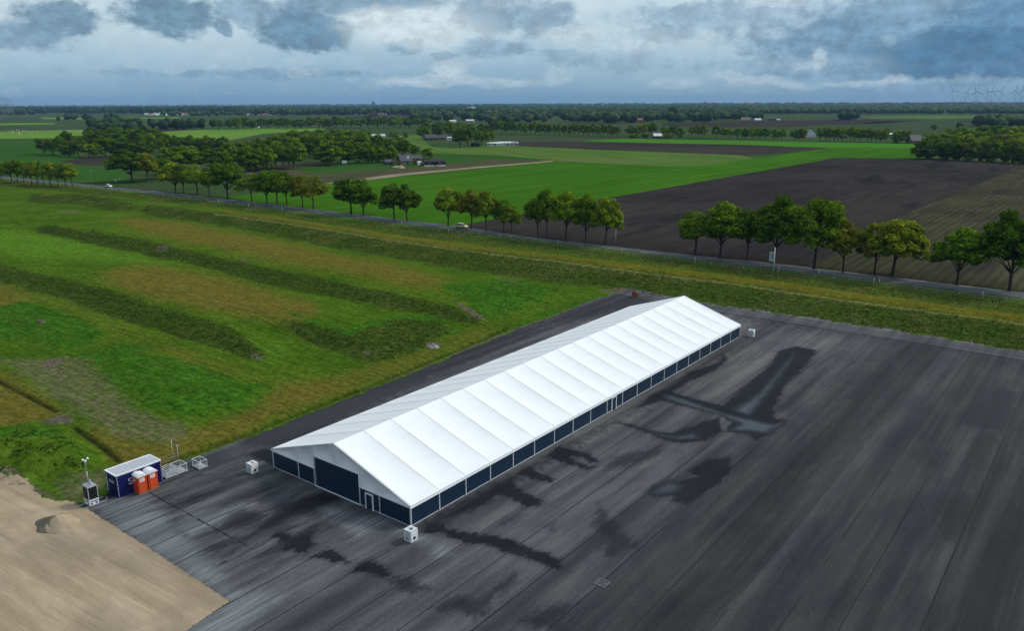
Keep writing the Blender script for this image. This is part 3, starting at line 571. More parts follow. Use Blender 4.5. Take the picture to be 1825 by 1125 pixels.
dedge = pdist(GX, GY, [G(x, y) for x, y in tarm_left[14:]])
LTX = (GX - TX0) * ta.x + (GY - TY0) * ta.y; LTY = (GX - TX0) * tb.x + (GY - TY0) * tb.y
near = inpoly(GX, GY, [(x, y) for x, y in ROAD] + [(-1500, -900), (900, -900)])
idx = np.arange(NR * NC).reshape(NR, NC)
cell = np.stack([idx[:-1, :-1], idx[:-1, 1:], idx[1:, 1:], idx[1:, :-1]], -1).reshape(-1, 4)
V3 = np.stack([GX, GY, GZ], -1)
def cells(name, mask, mats, attrs):
    Q = cell[mask[cell[:, 0]] & near[cell].all(1)]
    u, inv = np.unique(Q, return_inverse=True)
    me = np_mesh(name, V3[u], inv.reshape(-1, 4), {k: v[u] for k, v in attrs.items()}, True)
    return tag(link(name, me, mats), kind='structure')

x, n = mat('mown_ground'); o = n.new('ShaderNodeTexCoord').outputs['Object']
nb = n.noise(o, .06, 5, .6); nm = n.noise(n.mapping(o, rot=(0, 0, .66), scale=(.13, 1, 1)), .75, 6, .7); nf = n.noise(o, 2.6, 4, .7); ns = n.noise(o, .9, 5, .7)
nq = n.noise(o, .32, 7, .74)
mixn = n.math('ADD', n.math('MULTIPLY', nq, .62), n.math('MULTIPLY', nm, .38))
def th_(a, amp, lo=.35, hi=.65): return n.rng(n.math('ADD', n.attr(a), n.math('MULTIPLY', n.math('SUBTRACT', mixn, .5), amp * 2.4)), lo, hi)
c = n.mix(n.rng(nb, .3, .7), (.046, .104, .008), (.080, .138, .013))
c = n.mix(th_('bright', .5, .2, .9), c, n.mix(nm, (.062, .156, .012), (.104, .190, .020)))
c = n.mix(th_('brown', .50, .08, .80), c, n.mix(n.rng(nf, .3, .7), (.106, .098, .016), (.150, .128, .028)))
c = n.mix(th_('browntop', .3), c, n.mix(n.rng(ns, .35, .7), (.100, .104, .012), (.140, .126, .020)))
def td_(a, amp, lo, hi): return n.rng(n.math('ADD', n.attr(a), n.math('MULTIPLY', n.math('SUBTRACT', mixn, .5), amp)), lo, hi)
c = n.mix(td_('lush', 20, -.8, 1.4), c, n.mix(n.rng(ns, .3, .7), (.026, .092, .008), (.060, .150, .013)))
c = n.mix(n.math('MULTIPLY', td_('bare', 9, -1.2, 1.4), n.rng(ns, .30, .62)), c, n.mix(n.rng(nf, .3, .7), (.098, .092, .050), (.165, .148, .090)))
c = n.mix(th_('rank', .5), c, n.mix(n.rng(ns, .35, .65), (.028, .062, .008), (.076, .094, .020)))
c = n.mix(n.math('MULTIPLY', th_('verge', .6), .7), c, n.mix(n.rng(ns, .35, .65), (.050, .072, .014), (.108, .110, .034)))
c = n.mix(n.math('MULTIPLY', th_('dry', .8, .3, .75), .85), c, n.mix(n.rng(nf, .3, .7), (.13, .13, .035), (.24, .215, .085)))
c = n.mix(td_('earth', 3.2, -.15, .35), c, n.mix(n.rng(nf, .3, .7), (.075, .066, .048), (.165, .145, .105)))
c = n.mix(n.math('MULTIPLY', n.attr('ditch'), .9), c, n.mix(nf, (.012, .016, .006), (.028, .036, .010)))  # shade inside the ditches painted into the ground colour, over dark mud and growth
nh = n.noise(o, 1.1, 8, .8)
c = n.mix(n.rng(nh, .34, .66), n.mix(1, c, (.52, .56, .50), 'MULTIPLY'), n.mix(1, c, (1.36, 1.32, 1.22), 'MULTIPLY'))
c = n.mix(n.math('MULTIPLY', n.rng(nm, .50, .66), .55), c, n.mix(1, c, (.58, .66, .55), 'MULTIPLY'))
nst = n.noise(n.mapping(o, rot=(0, 0, .66), scale=(.10, 1.5, 1), loc=(3, 9, 0)), 1.3, 6, .72)
c = n.mix(n.rng(nst, .36, .64), n.mix(1, c, (.74, .78, .72), 'MULTIPLY'), n.mix(1, c, (1.18, 1.15, 1.12), 'MULTIPLY'))
spots = n.math('MULTIPLY', n.rng(n.noise(o, .55, 8, .8), .635, .70), n.rng(n.noise(o, .05, 3), .48, .62)); c = n.mix(n.math('MULTIPLY', spots, .7), c, (.17, .15, .085))
finish(n, c, .95, n.math('ADD', n.math('MULTIPLY', nf, .5), ns), 1.0, .30, spec=0.); M['mown'] = x

x, n = mat('old_asphalt'); loc = n.vec(n.attr('lx'), n.attr('ly'), 0.)
lx, ly, _ = n.xyz(loc)
st = n.noise(n.mapping(loc, scale=(.05, .8, 1)), 1.0, 6, .62); st2 = n.noise(n.mapping(loc, scale=(.12, 2.4, 1), loc=(5, 3, 0)), 1.0, 6, .7)
bigN = n.noise(loc, .05, 4, .6); fine = n.noise(loc, 9, 3, .7); med = n.noise(loc, .9, 6, .68); pat = n.noise(n.mapping(loc, scale=(.45, 1, 1)), .35, 6, .66)
lane = [(-60, .0)] + [(s, 0) for s in (-42.1, -37.1, -33.4, -29.3, -24.4, -19.35, -14.75, -10.2, -5.95, -1.4, 3.2, 7.4, 12, 16.4, 21, 25.5)]
tone = [.80, 1.06, .88, 1.10, .84, 1.0, .76, .98, 1.06, .96, 1.08, 1.0, .94, 1.05, .97, 1.0, .93]
f01 = n.math('DIVIDE', n.math('ADD', ly, 60), 100)
ltone = n.ramp(f01, [((a_ + 60) / 100, (t_, t_, t_)) for (a_, _), t_ in zip(lane, tone)], 'CONSTANT')
c = n.mix(n.rng(bigN, .35, .65), (.074, .077, .082), (.092, .095, .098))
c = n.mix(1, c, ltone, 'MULTIPLY')
c = n.mix(n.rng(st, .30, .70), n.mix(1, c, (.80, .81, .83), 'MULTIPLY'), n.mix(1, c, (1.12, 1.11, 1.09), 'MULTIPLY'))
blo = n.noise(n.mapping(loc, scale=(.45, 1, 1)), .2, 7, .66, dist=.6); c = n.mix(n.rng(blo, .34, .66), n.mix(1, c, (.80, .81, .83), 'MULTIPLY'), n.mix(1, c, (1.16, 1.14, 1.11), 'MULTIPLY'))
grit = n.noise(loc, 3.5, 7, .8)
c = n.mix(n.rng(grit, .32, .68), n.mix(1, c, (.76, .76, .77), 'MULTIPLY'), n.mix(1, c, (1.2, 1.2, 1.2), 'MULTIPLY'))
c = n.mix(n.math('MULTIPLY', n.rng(st2, .58, .80), .40), c, (.118, .122, .122))
c = n.mix(n.math('MULTIPLY', n.rng(pat, .60, .76), .65), c, n.mix(1, c, (.50, .51, .54), 'MULTIPLY'))
front = n.rng(lx, 2, -6); sm = n.noise(n.mapping(loc, scale=(.13, .75, 1), loc=(9, 2, 0)), .9, 8, .74, dist=.4)
c = n.mix(n.math('MULTIPLY', n.math('MULTIPLY', n.rng(sm, .47, .60), front), n.math('MULTIPLY', n.rng(ly, 2, 7), .85)), c, (.019, .021, .025))
edg = n.math('ADD', n.attr('edge'), n.math('MULTIPLY', n.math('SUBTRACT', n.noise(loc, .2, 4), .5), .8)); strip_ = n.rng(edg, 5.2, 5.0)
old = n.rng(n.math('ADD', ly, n.math('MULTIPLY', n.math('SUBTRACT', pat, .5), 1.6)), -17.5, -21.5)                      # newer, darker asphalt right of the long joint
c = n.mix(n.math('MULTIPLY', old, .85), c, n.mix(1, c, (.43, .42, .42), 'MULTIPLY'))
warm = n.math('MULTIPLY', n.rng(lx, 5, 60), n.rng(ly, -30, 0)); c = n.mix(n.math('MULTIPLY', warm, .5), c, n.mix(1, c, (1.02, .96, .90), 'MULTIPLY'))
def th_(a, amp, lo=.4, hi=.6, nn=None): return n.rng(n.math('ADD', n.attr(a), n.math('MULTIPLY', n.math('SUBTRACT', nn if nn is not None else med, .5), amp)), lo, hi)
lanen = n.noise(n.mapping(loc, scale=(.42, 1.5, 1), loc=(2, 8, 0)), 1.0, 8, .74); spk = n.noise(loc, 2.2, 7, .78)
ragg = n.math('ADD', n.math('MULTIPLY', lanen, .55), n.math('MULTIPLY', spk, .45))
rg2_ = n.math('SUBTRACT', n.math('ADD', n.math('MULTIPLY', ragg, .7), n.math('MULTIPLY', n.noise(loc, 5.5, 5, .8), .3)), .5)
def ts_(a, amp, lo, hi): return n.rng(n.math('ADD', n.attr(a), n.math('MULTIPLY', rg2_, amp)), lo, hi)
c = n.mix(n.math('MULTIPLY', ts_('pale', 9., -1.0, 1.2), .72), c, n.mix(n.rng(st2, .35, .7), (.115, .124, .132), (.25, .26, .265)))
c = n.mix(n.math('MULTIPLY', th_('dark', 1.6, .25, .8), .9), c, n.mix(st2, (.016, .0175, .021), (.036, .038, .043)))
# tyre scuffs: faint pale arcs
vo = n.new('ShaderNodeTexWave', wave_type='RINGS', rings_direction='Z'); n.put(vo.inputs['Vector'], n.mapping(loc, loc=(10, -3, 0))); vo.inputs['Scale'].default_value = .32; vo.inputs['Distortion'].default_value = 2.2; vo.inputs['Detail'].default_value = 1; vo.inputs['Detail Scale'].default_value = .2
c = n.mix(n.math('MULTIPLY', n.math('MULTIPLY', n.rng(vo.outputs['Fac'], .975, .998), n.rng(pat, .56, .66)), .16), c, (.17, .175, .175))
halo = n.math('MULTIPLY', ts_('wet', 4.5, -.9, .5), .55)
damp_ = n.math('MAXIMUM', halo, n.math('MULTIPLY', ts_('damp', 8., -.6, .7), .95)); wet_ = ts_('wet', 6.0, -.08, .22); pud_ = n.math('MULTIPLY', ts_('puddle', 4., -.3, 1.5), .9)
seam = 0.
for s, _ in lane[1:]:
    wob = n.math('MULTIPLY', n.math('SUBTRACT', n.noise(n.mapping(loc, scale=(1, 0, 0)), .5, 3), .5), .12)
    d_ = n.math('ABSOLUTE', n.math('SUBTRACT', n.math('ADD', ly, wob), s))
    seam = n.math('MAXIMUM', seam, n.math('MULTIPLY', n.rng(d_, .085, .03), 1.0))
brk = n.rng(n.noise(n.mapping(loc, scale=(.18, .5, 1), loc=(1, 7, 0)), 1, 3), .30, .46)
c = n.mix(n.math('MULTIPLY', n.math('MULTIPLY', seam, brk), .85), c, (.014, .015, .017))
esn = n.noise(n.mapping(n.vec(n.attr('edge'), n.math('ADD', lx, ly), 0.), scale=(1.6, .05, 1)), 1.2, 6, .7)
c = n.mix(n.math('MULTIPLY', strip_, .8), c, n.mix(n.rng(esn, .32, .68), (.040, .043, .048), (.098, .102, .106)))
c = n.mix(n.math('MULTIPLY', n.rng(n.math('ABSOLUTE', n.math('SUBTRACT', edg, 5.2)), .35, .08), .75), c, (.017, .018, .021))
c = n.mix(n.math('MULTIPLY', n.rng(edg, .9, .1), n.rng(med, .35, .6)), c, (.17, .165, .15))
cross = n.math('ABSOLUTE', n.math('ADD', lx, n.math('ADD', 11.6, n.math('MULTIPLY', n.math('SUBTRACT', med, .5), .5))))
c = n.mix(n.math('MULTIPLY', n.math('MULTIPLY', n.rng(cross, .16, .03), n.rng(ly, 8, 9)), n.rng(med, .38, .5)), c, (.018, .019, .021))
bs_n = n.noise(n.mapping(loc, scale=(.018, .42, 1), loc=(4, 4, 0)), 1.0, 5, .6)
c = n.mix(n.rng(bs_n, .36, .64), n.mix(1, c, (.66, .66, .68), 'MULTIPLY'), n.mix(1, c, (1.24, 1.23, 1.20), 'MULTIPLY'))
bs_2 = n.noise(n.mapping(loc, scale=(.03, 1.1, 1), loc=(1, 14, 0)), 1.0, 5, .6); c = n.mix(n.math('MULTIPLY', n.rng(bs_2, .57, .74), .36), c, (.105, .107, .108))
c = n.mix(n.math('MULTIPLY', n.rng(fine, .3, .7), .25), c, n.mix(1, c, (.6, .6, .6), 'MULTIPLY'))
c = n.mix(damp_, c, n.mix(1, c, (.24, .25, .27), 'MULTIPLY')); c = n.mix(wet_, c, n.mix(n.rng(pat, .3, .7), (.009, .0105, .0135), (.015, .017, .021))); c = n.mix(pud_, c, (.012, .018, .026))
ro = n.fmix(damp_, .88, .60); ro = n.fmix(wet_, ro, n.fmix(pat, .7, .85)); ro = n.fmix(pud_, ro, n.fmix(n.math('ADD', rg2_, .5), .06, .30))
bw = n.math('MULTIPLY', n.math('SUBTRACT', 1, n.math('MAXIMUM', wet_, pud_)), n.math('ADD', n.math('MULTIPLY', fine, .25), n.math('MULTIPLY', n.math('MULTIPLY', seam, brk), -1.2)))
finish(n, c, ro, bw, .35, .03, spec=n.fmix(pud_, n.fmix(wet_, .14, .07), .27)); M['tarmac'] = x

x, n = mat('sandy_ground'); o = n.new('ShaderNodeTexCoord').outputs['Object']
a1 = n.noise(n.mapping(o, rot=(0, 0, .62), scale=(.12, .9, 1)), .55, 6, .62); a2 = n.noise(o, .10, 4, .6); a3 = n.noise(o, 3.2, 4, .7); a4 = n.noise(n.mapping(o, rot=(0, 0, .58), scale=(.05, 1.4, 1)), 1.2, 4, .6)
c = n.mix(n.rng(a1, .3, .7), (.30, .228, .145), (.44, .345, .232))
c = n.mix(n.math('MULTIPLY', n.rng(a2, .42, .62), .6), c, (.235, .200, .140))
c = n.mix(n.math('MULTIPLY', n.rng(a4, .56, .72), .32), c, (.50, .43, .33))
c = n.mix(n.math('MULTIPLY', n.rng(a4, .42, .28), .25), c, (.165, .132, .09))
gw = n.math('MULTIPLY', n.rng(n.noise(o, 1.4, 5, .75), .55, .66), n.math('MAXIMUM', n.math('MULTIPLY', n.attr('weedy'), 1.0), n.math('MULTIPLY', n.rng(n.noise(o, .16, 3), .60, .72), .5)))
c = n.mix(gw, c, (.085, .092, .038)); c = n.mix(n.math('MULTIPLY', n.rng(a3, .3, .75), .22), c, n.mix(1, c, (.62, .6, .58), 'MULTIPLY'))
rut = n.noise(n.mapping(o, rot=(0, 0, .55), scale=(.03, 2.6, 1)), 1.0, 4, .6); c = n.mix(n.math('MULTIPLY', n.rng(rut, .42, .34), .32), c, n.mix(1, c, (.62, .60, .57), 'MULTIPLY'))
stn = n.rng(n.noise(o, 2.3, 6, .85), .68, .74); c = n.mix(n.math('MULTIPLY', stn, .6), c, (.10, .085, .06))
finish(n, c, .95, n.math('ADD', a3, n.math('MULTIPLY', a4, .8)), .45, .12, spec=0.); M['sand'] = x

weedy = soft([[(310, 990), (345, 985), (395, 1055), (380, 1062)], [(110, 880), (150, 905), (130, 912), (95, 895)], [(-60, 815), (0, 830), (60, 862), (140, 905), (40, 880), (-60, 850)]], 6, 8, .4)
cells('sand_ground', sand, M['sand'], {'weedy': weedy})
cells('tarmac', tarm & ~sand, M['tarmac'], {'wet': wet, 'puddle': pud, 'damp': damp, 'dark': dark, 'pale': pale, 'lx': LTX, 'ly': LTY, 'edge': dedge})
cells('grass_land', ~tarm & ~sand, M['mown'], {'brown': brown, 'browntop': brown2, 'lush': lush_d, 'bright': bright, 'bare': bare_d, 'earth': earth_d, 'rank': rank, 'verge': verge, 'ditch': ditch_shade, 'dry': crest_d})

# ------------------------------------------------------------------ rank grass and weeds: tufts of blades over the banks
def tufts(name, P, hgt, wid, tone, nb=4):
    """P (n,3) roots"""
    k = len(P); a_ = RNG.uniform(0, 6.283, (k, nb)); lean = RNG.uniform(.15, .75, (k, nb)); hh = hgt[:, None] * RNG.uniform(.6, 1.15, (k, nb)); ww = wid[:, None] * RNG.uniform(.5, 1.1, (k, nb))
    ca, sa = np.cos(a_), np.sin(a_); ox = RNG.normal(0, .5, (k, nb)) * wid[:, None]; oy = RNG.normal(0, .5, (k, nb)) * wid[:, None]
    bx = P[:, None, 0] + ox; by = P[:, None, 1] + oy; bz = np.repeat(P[:, None, 2] - .05, nb, 1)
    p0 = np.stack([bx - sa * ww, by + ca * ww, bz], -1); p1 = np.stack([bx + sa * ww, by - ca * ww, bz], -1)
    tip = np.stack([bx + ca * lean * hh, by + sa * lean * hh, bz + hh], -1)
    V = np.stack([p0, p1, tip], 2).reshape(-1, 3); Q = np.arange(len(V)).reshape(-1, 3)
    tn = np.repeat(np.clip(tone[:, None] + RNG.normal(0, .12, (k, nb)), 0, 1).ravel(), 3)
    return tag(link(name, np_mesh(name, V, Q, {'tone': tn}), M['blades']), kind='stuff')
ok = (~tarm & ~sand & near & (droad > 3.4)); area = (R_ * (th[1] - th[0]) * np.gradient(rr)[:, None]).ravel()
def scatter(weight, dens, count_max):
    w = weight * area * ok; tot = int(min(count_max, (w * dens).sum())); ii = RNG.choice(len(w), tot, p=w / w.sum())
    P = V3[ii] + np.stack([RNG.uniform(-.5, .5, tot) * area[ii] ** .5, RNG.uniform(-.5, .5, tot) * area[ii] ** .5, np.zeros(tot)], -1); return ii, P
ii, P = scatter(np.clip(rank, 0, 1) ** 1.3 * np.clip((fbm(GX * .12, GY * .12, 4, 55) - .18) * 4, .3, 1), 9, 140000)
pn = fbm(P[:, 0] * .22, P[:, 1] * .22, 4, 21); crestness = np.clip((GZ[ii] - 1.2) / 1.0, 0, 1); berm_ = pdist(P[:, 0], P[:, 1], ROAD) < 75
tone_ = np.clip(.22 + .20 * berm_ + (pn - .45) * (1.1 + .9 * berm_) + .22 * crestness * berm_ + .34 * crest_d[ii] + RNG.normal(0, .08, len(P)), .02, .95)
big_ = RNG.random(len(P)) < .06
tufts('rank_grass', P, np.where(big_, .36, .08) + .20 * pn * RNG.uniform(.5, 1.3, len(P)), .07 + .12 * pn, tone_, 3)
ii, P = scatter(verge * (1 - rank), 3, 45000)
pn = fbm(P[:, 0] * .2, P[:, 1] * .2, 4, 27); tufts('verge_grass', P, .12 + .30 * pn, .08 + .12 * pn, np.clip(.42 + (pn - .45) * 1.6, 0, 1), 3)
ii, P = scatter(np.clip(lush * (fbm(GX * .35, GY * .35, 3, 77) > .40), 0, 1), 6, 60000)
pn = fbm(P[:, 0] * .4, P[:, 1] * .4, 4, 23); tufts('lush_grass', P, .06 + .18 * pn, .06 + .12 * pn, np.clip(.32 + (pn - .45) * 1.2, 0, .66))
wd = soft([[(-60, 790), (0, 775), (60, 765), (120, 785), (170, 815), (130, 845), (60, 855), (-60, 850)]], 4, 12) * (fbm(GX * .5, GY * .5, 3, 70) > .46)
ii, P = scatter(wd, 5, 9000); pn = fbm(P[:, 0] * .6, P[:, 1] * .6, 3, 24); tufts('weeds', P, .10 + .3 * pn, .10 + .18 * pn, np.clip(.26 + (pn - .45) * .9, 0, .5), 5)
ii, P = scatter(np.clip(1 - lush - rank - bare - earth, 0, 1) * (R_.ravel() < 230), .8, 26000)
tufts('short_grass', P, RNG.uniform(.05, .13, len(P)), RNG.uniform(.06, .14, len(P)), np.clip(RNG.normal(.42, .12, len(P)) + .22 * brown[ii], 0, .85), 3)

def ground_z(x, y):
    r_ = math.hypot(x, y); t_ = math.atan2(x, y)
    if not (rr[0] < r_ < rr[-2]) or abs(t_) > math.radians(49.9): return 0.
    i = int(np.searchsorted(rr, r_)) - 1; j = int((t_ - th[0]) / (th[1] - th[0])); return float(GZ.reshape(NR, NC)[i:i + 2, j:j + 2].mean())

# ------------------------------------------------------------------ the road and its markings
x, n = mat('road_asphalt'); o = n.new('ShaderNodeTexCoord').outputs['Object']
k = n.noise(o, .12, 5, .6); k2 = n.noise(o, 3, 4, .7); finish(n, n.mix(n.rng(k, .3, .7), (.034, .036, .042), (.052, .054, .060)), n.fmix(k, .55, .8), k2, .2, .03, spec=.3); M['road'] = x
M['paint'] = plain('worn_white_paint', (.50, .52, .52), .7, var=.2, scale=1)
def strip(name, line, d0, d1, z, mt, kind='structure'):
    a_ = offset_line(line, d0); b_ = offset_line(line, d1); nn = len(a_)
    mb = MB().add([(x, y, z) for x, y in a_] + [(x, y, z) for x, y in b_], [(i, i + 1, nn + i + 1, nn + i) for i in range(nn - 1)][::1])
    o = mb.build(name, mt); bm = bmesh.new(); bm.from_mesh(o.data)
    bmesh.ops.recalc_face_normals(bm, faces=bm.faces[:])
    if sum(f.normal.z for f in bm.faces) < 0: bmesh.ops.reverse_faces(bm, faces=bm.faces[:])
    bm.to_mesh(o.data); bm.free(); return tag(o, kind=kind) if kind else o
def resample(line, step):
    out = []; 
    for p, q in zip(line[:-1], line[1:]):
        p, q = Vector(p), Vector(q); L = (q - p).length; k = max(1, int(L / step))
        for i in range(k): out.append(tuple(p.lerp(q, i / k)))
    return out + [line[-1]]
RS = resample(ROAD, 6)
for _ in range(8): RS = [RS[0]] + [tuple((Vector(RS[i - 1]) + Vector(RS[i]) * 2 + Vector(RS[i + 1])) / 4) for i in range(1, len(RS) - 1)] + [RS[-1]]
strip('road', RS, -3.1, 3.1, .05, M['road'])
FM['verge'] = field_mat('dark_verge', (.022, .040, .010), (.040, .062, .014), (.045, .042, .024), 0, .3, .06, .6)
strip('road_verge', RS, 2.9, 6.0, .03, FM['verge'])
mk = MB(); acc = 0
fineR = resample(RS, 3)
for side in (-2.62, 2.62):
    L = offset_line(fineR, side)
    for i in range(0, len(L) - 1):
        if i % 4 >= 2: continue
        a_, b_ = Vector((*L[i], .056)), Vector((*L[i + 1], .056)); d_ = (b_ - a_).normalized(); nn = Vector((-d_.y, d_.x, 0)) * .085
        mk.add([a_ + nn, a_ - nn, b_ - nn, b_ + nn], [(0, 1, 2, 3)])
tag(mk.build('road_marking', M['paint']), kind='structure')

# ------------------------------------------------------------------ the event tent
tent = thing('event_tent', 'long white event tent with dark navy walls standing on the wet tarmac', 'tent', (TX0, TY0, 0), TYAW)
BAY, NB = 4.0, 20; L_ = BAY * NB; OV = .10
def roof_side(mb, side):
    t0, t1 = (-OV, TW / 2) if side == 0 else (TW + OV, TW / 2); nu, nv = 12, 20
    sl_ = (HR - HE) / (TW / 2)
    for bI in range(NB):
        vs = []
        for i in range(nu + 1):
            for j in range(nv + 1):
                u, v = i / nu, j / nv; t = t0 + (t1 - t0) * v
                sag = ((.44 if side == 0 else .26) + .06 * math.sin(bI * 2.3 + side)) * (math.sin(math.pi * u) ** .75) * (math.sin(math.pi * v) ** .42)
                vs.append((bI * BAY + u * BAY - (.12 if bI == 0 and i == 0 else 0) + (.12 if bI == NB - 1 and i == nu else 0), t, HE + sl_ * (TW / 2 - abs(t - TW / 2)) + .02 - sag * .62))
        fs = [(i * (nv + 1) + j, (i + 1) * (nv + 1) + j, (i + 1) * (nv + 1) + j + 1, i * (nv + 1) + j + 1) for i in range(nu) for j in range(nv)]
        if side: fs = [f[::-1] for f in fs]
        mb.add(vs, fs, 0, True)
    for bI in range(NB + 1):                                     # keder rails
        x_ = bI * BAY; z0, z1 = HE + .03, HR + .03
        mb.tube([(x_, t0, HE - OV * sl_ + .02), (x_, t1, HR + .02)], .022, 5, 1, True, False)
mb = MB(); roof_side(mb, 0); roof_side(mb, 1); mb.build('roof', [M['fabric'], M['keder']], tent)
for side, t in ((0, -OV - .02), (1, TW + OV + .02)):             # eave valance
    mb = MB(); s_ = -1 if side == 0 else 1
    mb.box(-.12, t - .03, HE - .30, L_ + .12, t + .03, HE - .01, 0, .02); mb.box(-.12, t + s_ * .035 - .02, HE - .33, L_ + .12, t + s_ * .035 + .02, HE - .28)
    mb.build('valance', M['white'], tent)
gd = [20.9, 16.81, 14.09, 7.11, 4.18, .1]                        # gable posts
DOORH = 3.45; WALLH = 2.02
for end, sx in ((0, -.02), (1, L_ + .02)):                       # gable fabric, slack between its posts
    mb = MB(); edge = [TW + .02, 16.81, 14.09, TW / 2, 7.11, 4.18, -.02]; sgn = -1 if end == 0 else 1
    for a_, b_ in zip(edge[:-1], edge[1:]):
        nu, nv = 8, 8; vs = []
        for i in range(nu + 1):
            for j in range(nv + 1):
                u, v = i / nu, j / nv; t = a_ + (b_ - a_) * u
                zb = DOORH if (end == 0 and 7.11 <= min(a_, b_) and max(a_, b_) <= 14.1) else WALLH
                zt = HE + (HR - HE) / (TW / 2) * (TW / 2 - abs(t - TW / 2)) - .02
                vs.append((sx - sgn * .30 * math.sin(math.pi * u) * math.sin(math.pi * v), t, zb + (max(zt, zb + .02) - zb) * v))
        fs = [(i * (nv + 1) + j, i * (nv + 1) + j + 1, (i + 1) * (nv + 1) + j + 1, (i + 1) * (nv + 1) + j) for i in range(nu) for j in range(nv)]
        mb.add(vs, fs if end == 0 else [f[::-1] for f in fs], 0, True)
    gf = mb.build('gable_fabric', M['fabric'], tent)
    mb = MB(); x_ = sx + sgn * .03
    if end == 0:
        mb.box(x_ - .03, 14.13, WALLH - .06, x_ + .03, TW, WALLH + .06); mb.box(x_ - .03, 0, WALLH - .06, x_ + .03, 7.05, WALLH + .06); mb.box(x_ - .03, 7.11, DOORH - .06, x_ + .03, 14.13, DOORH + .06)
        mb.box(x_ - .025, TW / 2 - .04, DOORH + .06, x_ + .025, TW / 2 + .04, HR - .12)
        mb.box(x_ - .032, 14.05, WALLH - .06, x_ + .032, 14.13, DOORH + .05); mb.box(x_ - .032, 7.07, WALLH + .05, x_ + .032, 7.14, DOORH + .05)
    else: mb.box(x_ - .03, 0, WALLH - .06, x_ + .03, TW, WALLH + .06)
    mb.build('gable_rail', M['white'], tent)
    # sheet panels of the gable wall
    segs = [(21.15, 16.86), (16.76, 14.2), (7.02, 4.23), (4.13, .12)] if end == 0 else [(21.15, 16.86), (16.76, 12.6), (12.5, 8.4), (8.3, 4.23), (4.13, .12)]
    for a_, b_ in segs: MB().box(sx - .02, b_, .12, sx + .02, a_, WALLH - .06).build('wall_panel', M['navy'], tent)
    for t in ([16.81, 14.14, 7.06, 4.18] if end == 0 else [16.81, 12.55, 8.35, 4.18]):
        MB().box(sx + sgn * .02 - .06, t - .055, 0, sx + sgn * .02 + .06, t + .055, WALLH + .02, 0, .01).build('post', M['alu'], tent)
    MB().box(sx - .03, 14.2 if end == 0 else 8.4, .02, sx + .03, 21.2, .12).build('base_rail', M['alu'], tent)
    MB().box(sx - .03, .1, .02, sx + .03, 7.0 if end == 0 else 8.3, .12).build('base_rail', M['alu'], tent)
# large sliding gate in the front gable
gate = MB().box(-.07, 7.16, .06, -.03, 14.05, DOORH - .06).build('gate', M['navy'], tent)
mb = MB(); mb.box(-.13, 7.0, .004, -.02, 14.15, .10, 0, .02); mb.build('gate_sill', M['white'], gate)
mb = MB(); mb.box(-.11, 13.84, .1, -.06, 13.97, DOORH - .08); mb.build('gate_edge', M['steel'], gate)
for side, t in ((0, 0.), (1, TW)):                               # long walls: a sheet panel and a post per bay
    sg = -1 if side == 0 else 1
    for b_ in range(NB):
        x0 = b_ * BAY + .07; x1 = (b_ + 1) * BAY - .07
        p_ = MB().box(x0, t - .02, .12, x1, t + .02, HE - .12).build('wall_panel', M['navy'], tent)
        if (b_ + side) % 2 == 0: MB().box(x0 - .02, t - .035, .02, x1 + BAY, t + .035, .115).build('base_rail', M['alu'], tent)
    for b_ in range(NB + 1):
        MB().box(b_ * BAY - .065, t + sg * .03 - .07, 0, b_ * BAY + .065, t + sg * .03 + .07, HE - .04, 0, .012).build('post', M['alu'], tent)
def tent_door(M4, w, h):
    d_ = MB().box(-w / 2 + .09, -.03, .06, w / 2 - .09, .0, h - .09, 0, .008, M4).build('door', M['navy'], tent)
    mb = MB()
    mb.box(-w / 2, -.09, 0, -w / 2 + .11, .03, h, 0, 0, M4); mb.box(w / 2 - .11, -.09, 0, w / 2, .03, h, 0, 0, M4); mb.box(-w / 2 + .11, -.09, h - .12, w / 2 - .11, .03, h, 0, 0, M4)
    mb.build('door_frame', M['white'], d_)
    mb = MB(); mb.box(w / 2 - .26, -.10, .95, w / 2 - .12, -.03, 1.02, 0, .008, M4); mb.box(w / 2 - .17, -.06, .90, w / 2 - .10, -.025, 1.12, 0, 0, M4); mb.build('door_handle', M['steel'], d_)
tent_door(Matrix.Translation((37.75, -.04, 0)), 1.2, 1.88)
tent_door(Matrix.Translation((-.07, 5.65, 0)) @ Matrix.Rotation(-math.pi / 2, 4, 'Z'), 1.12, 1.74)
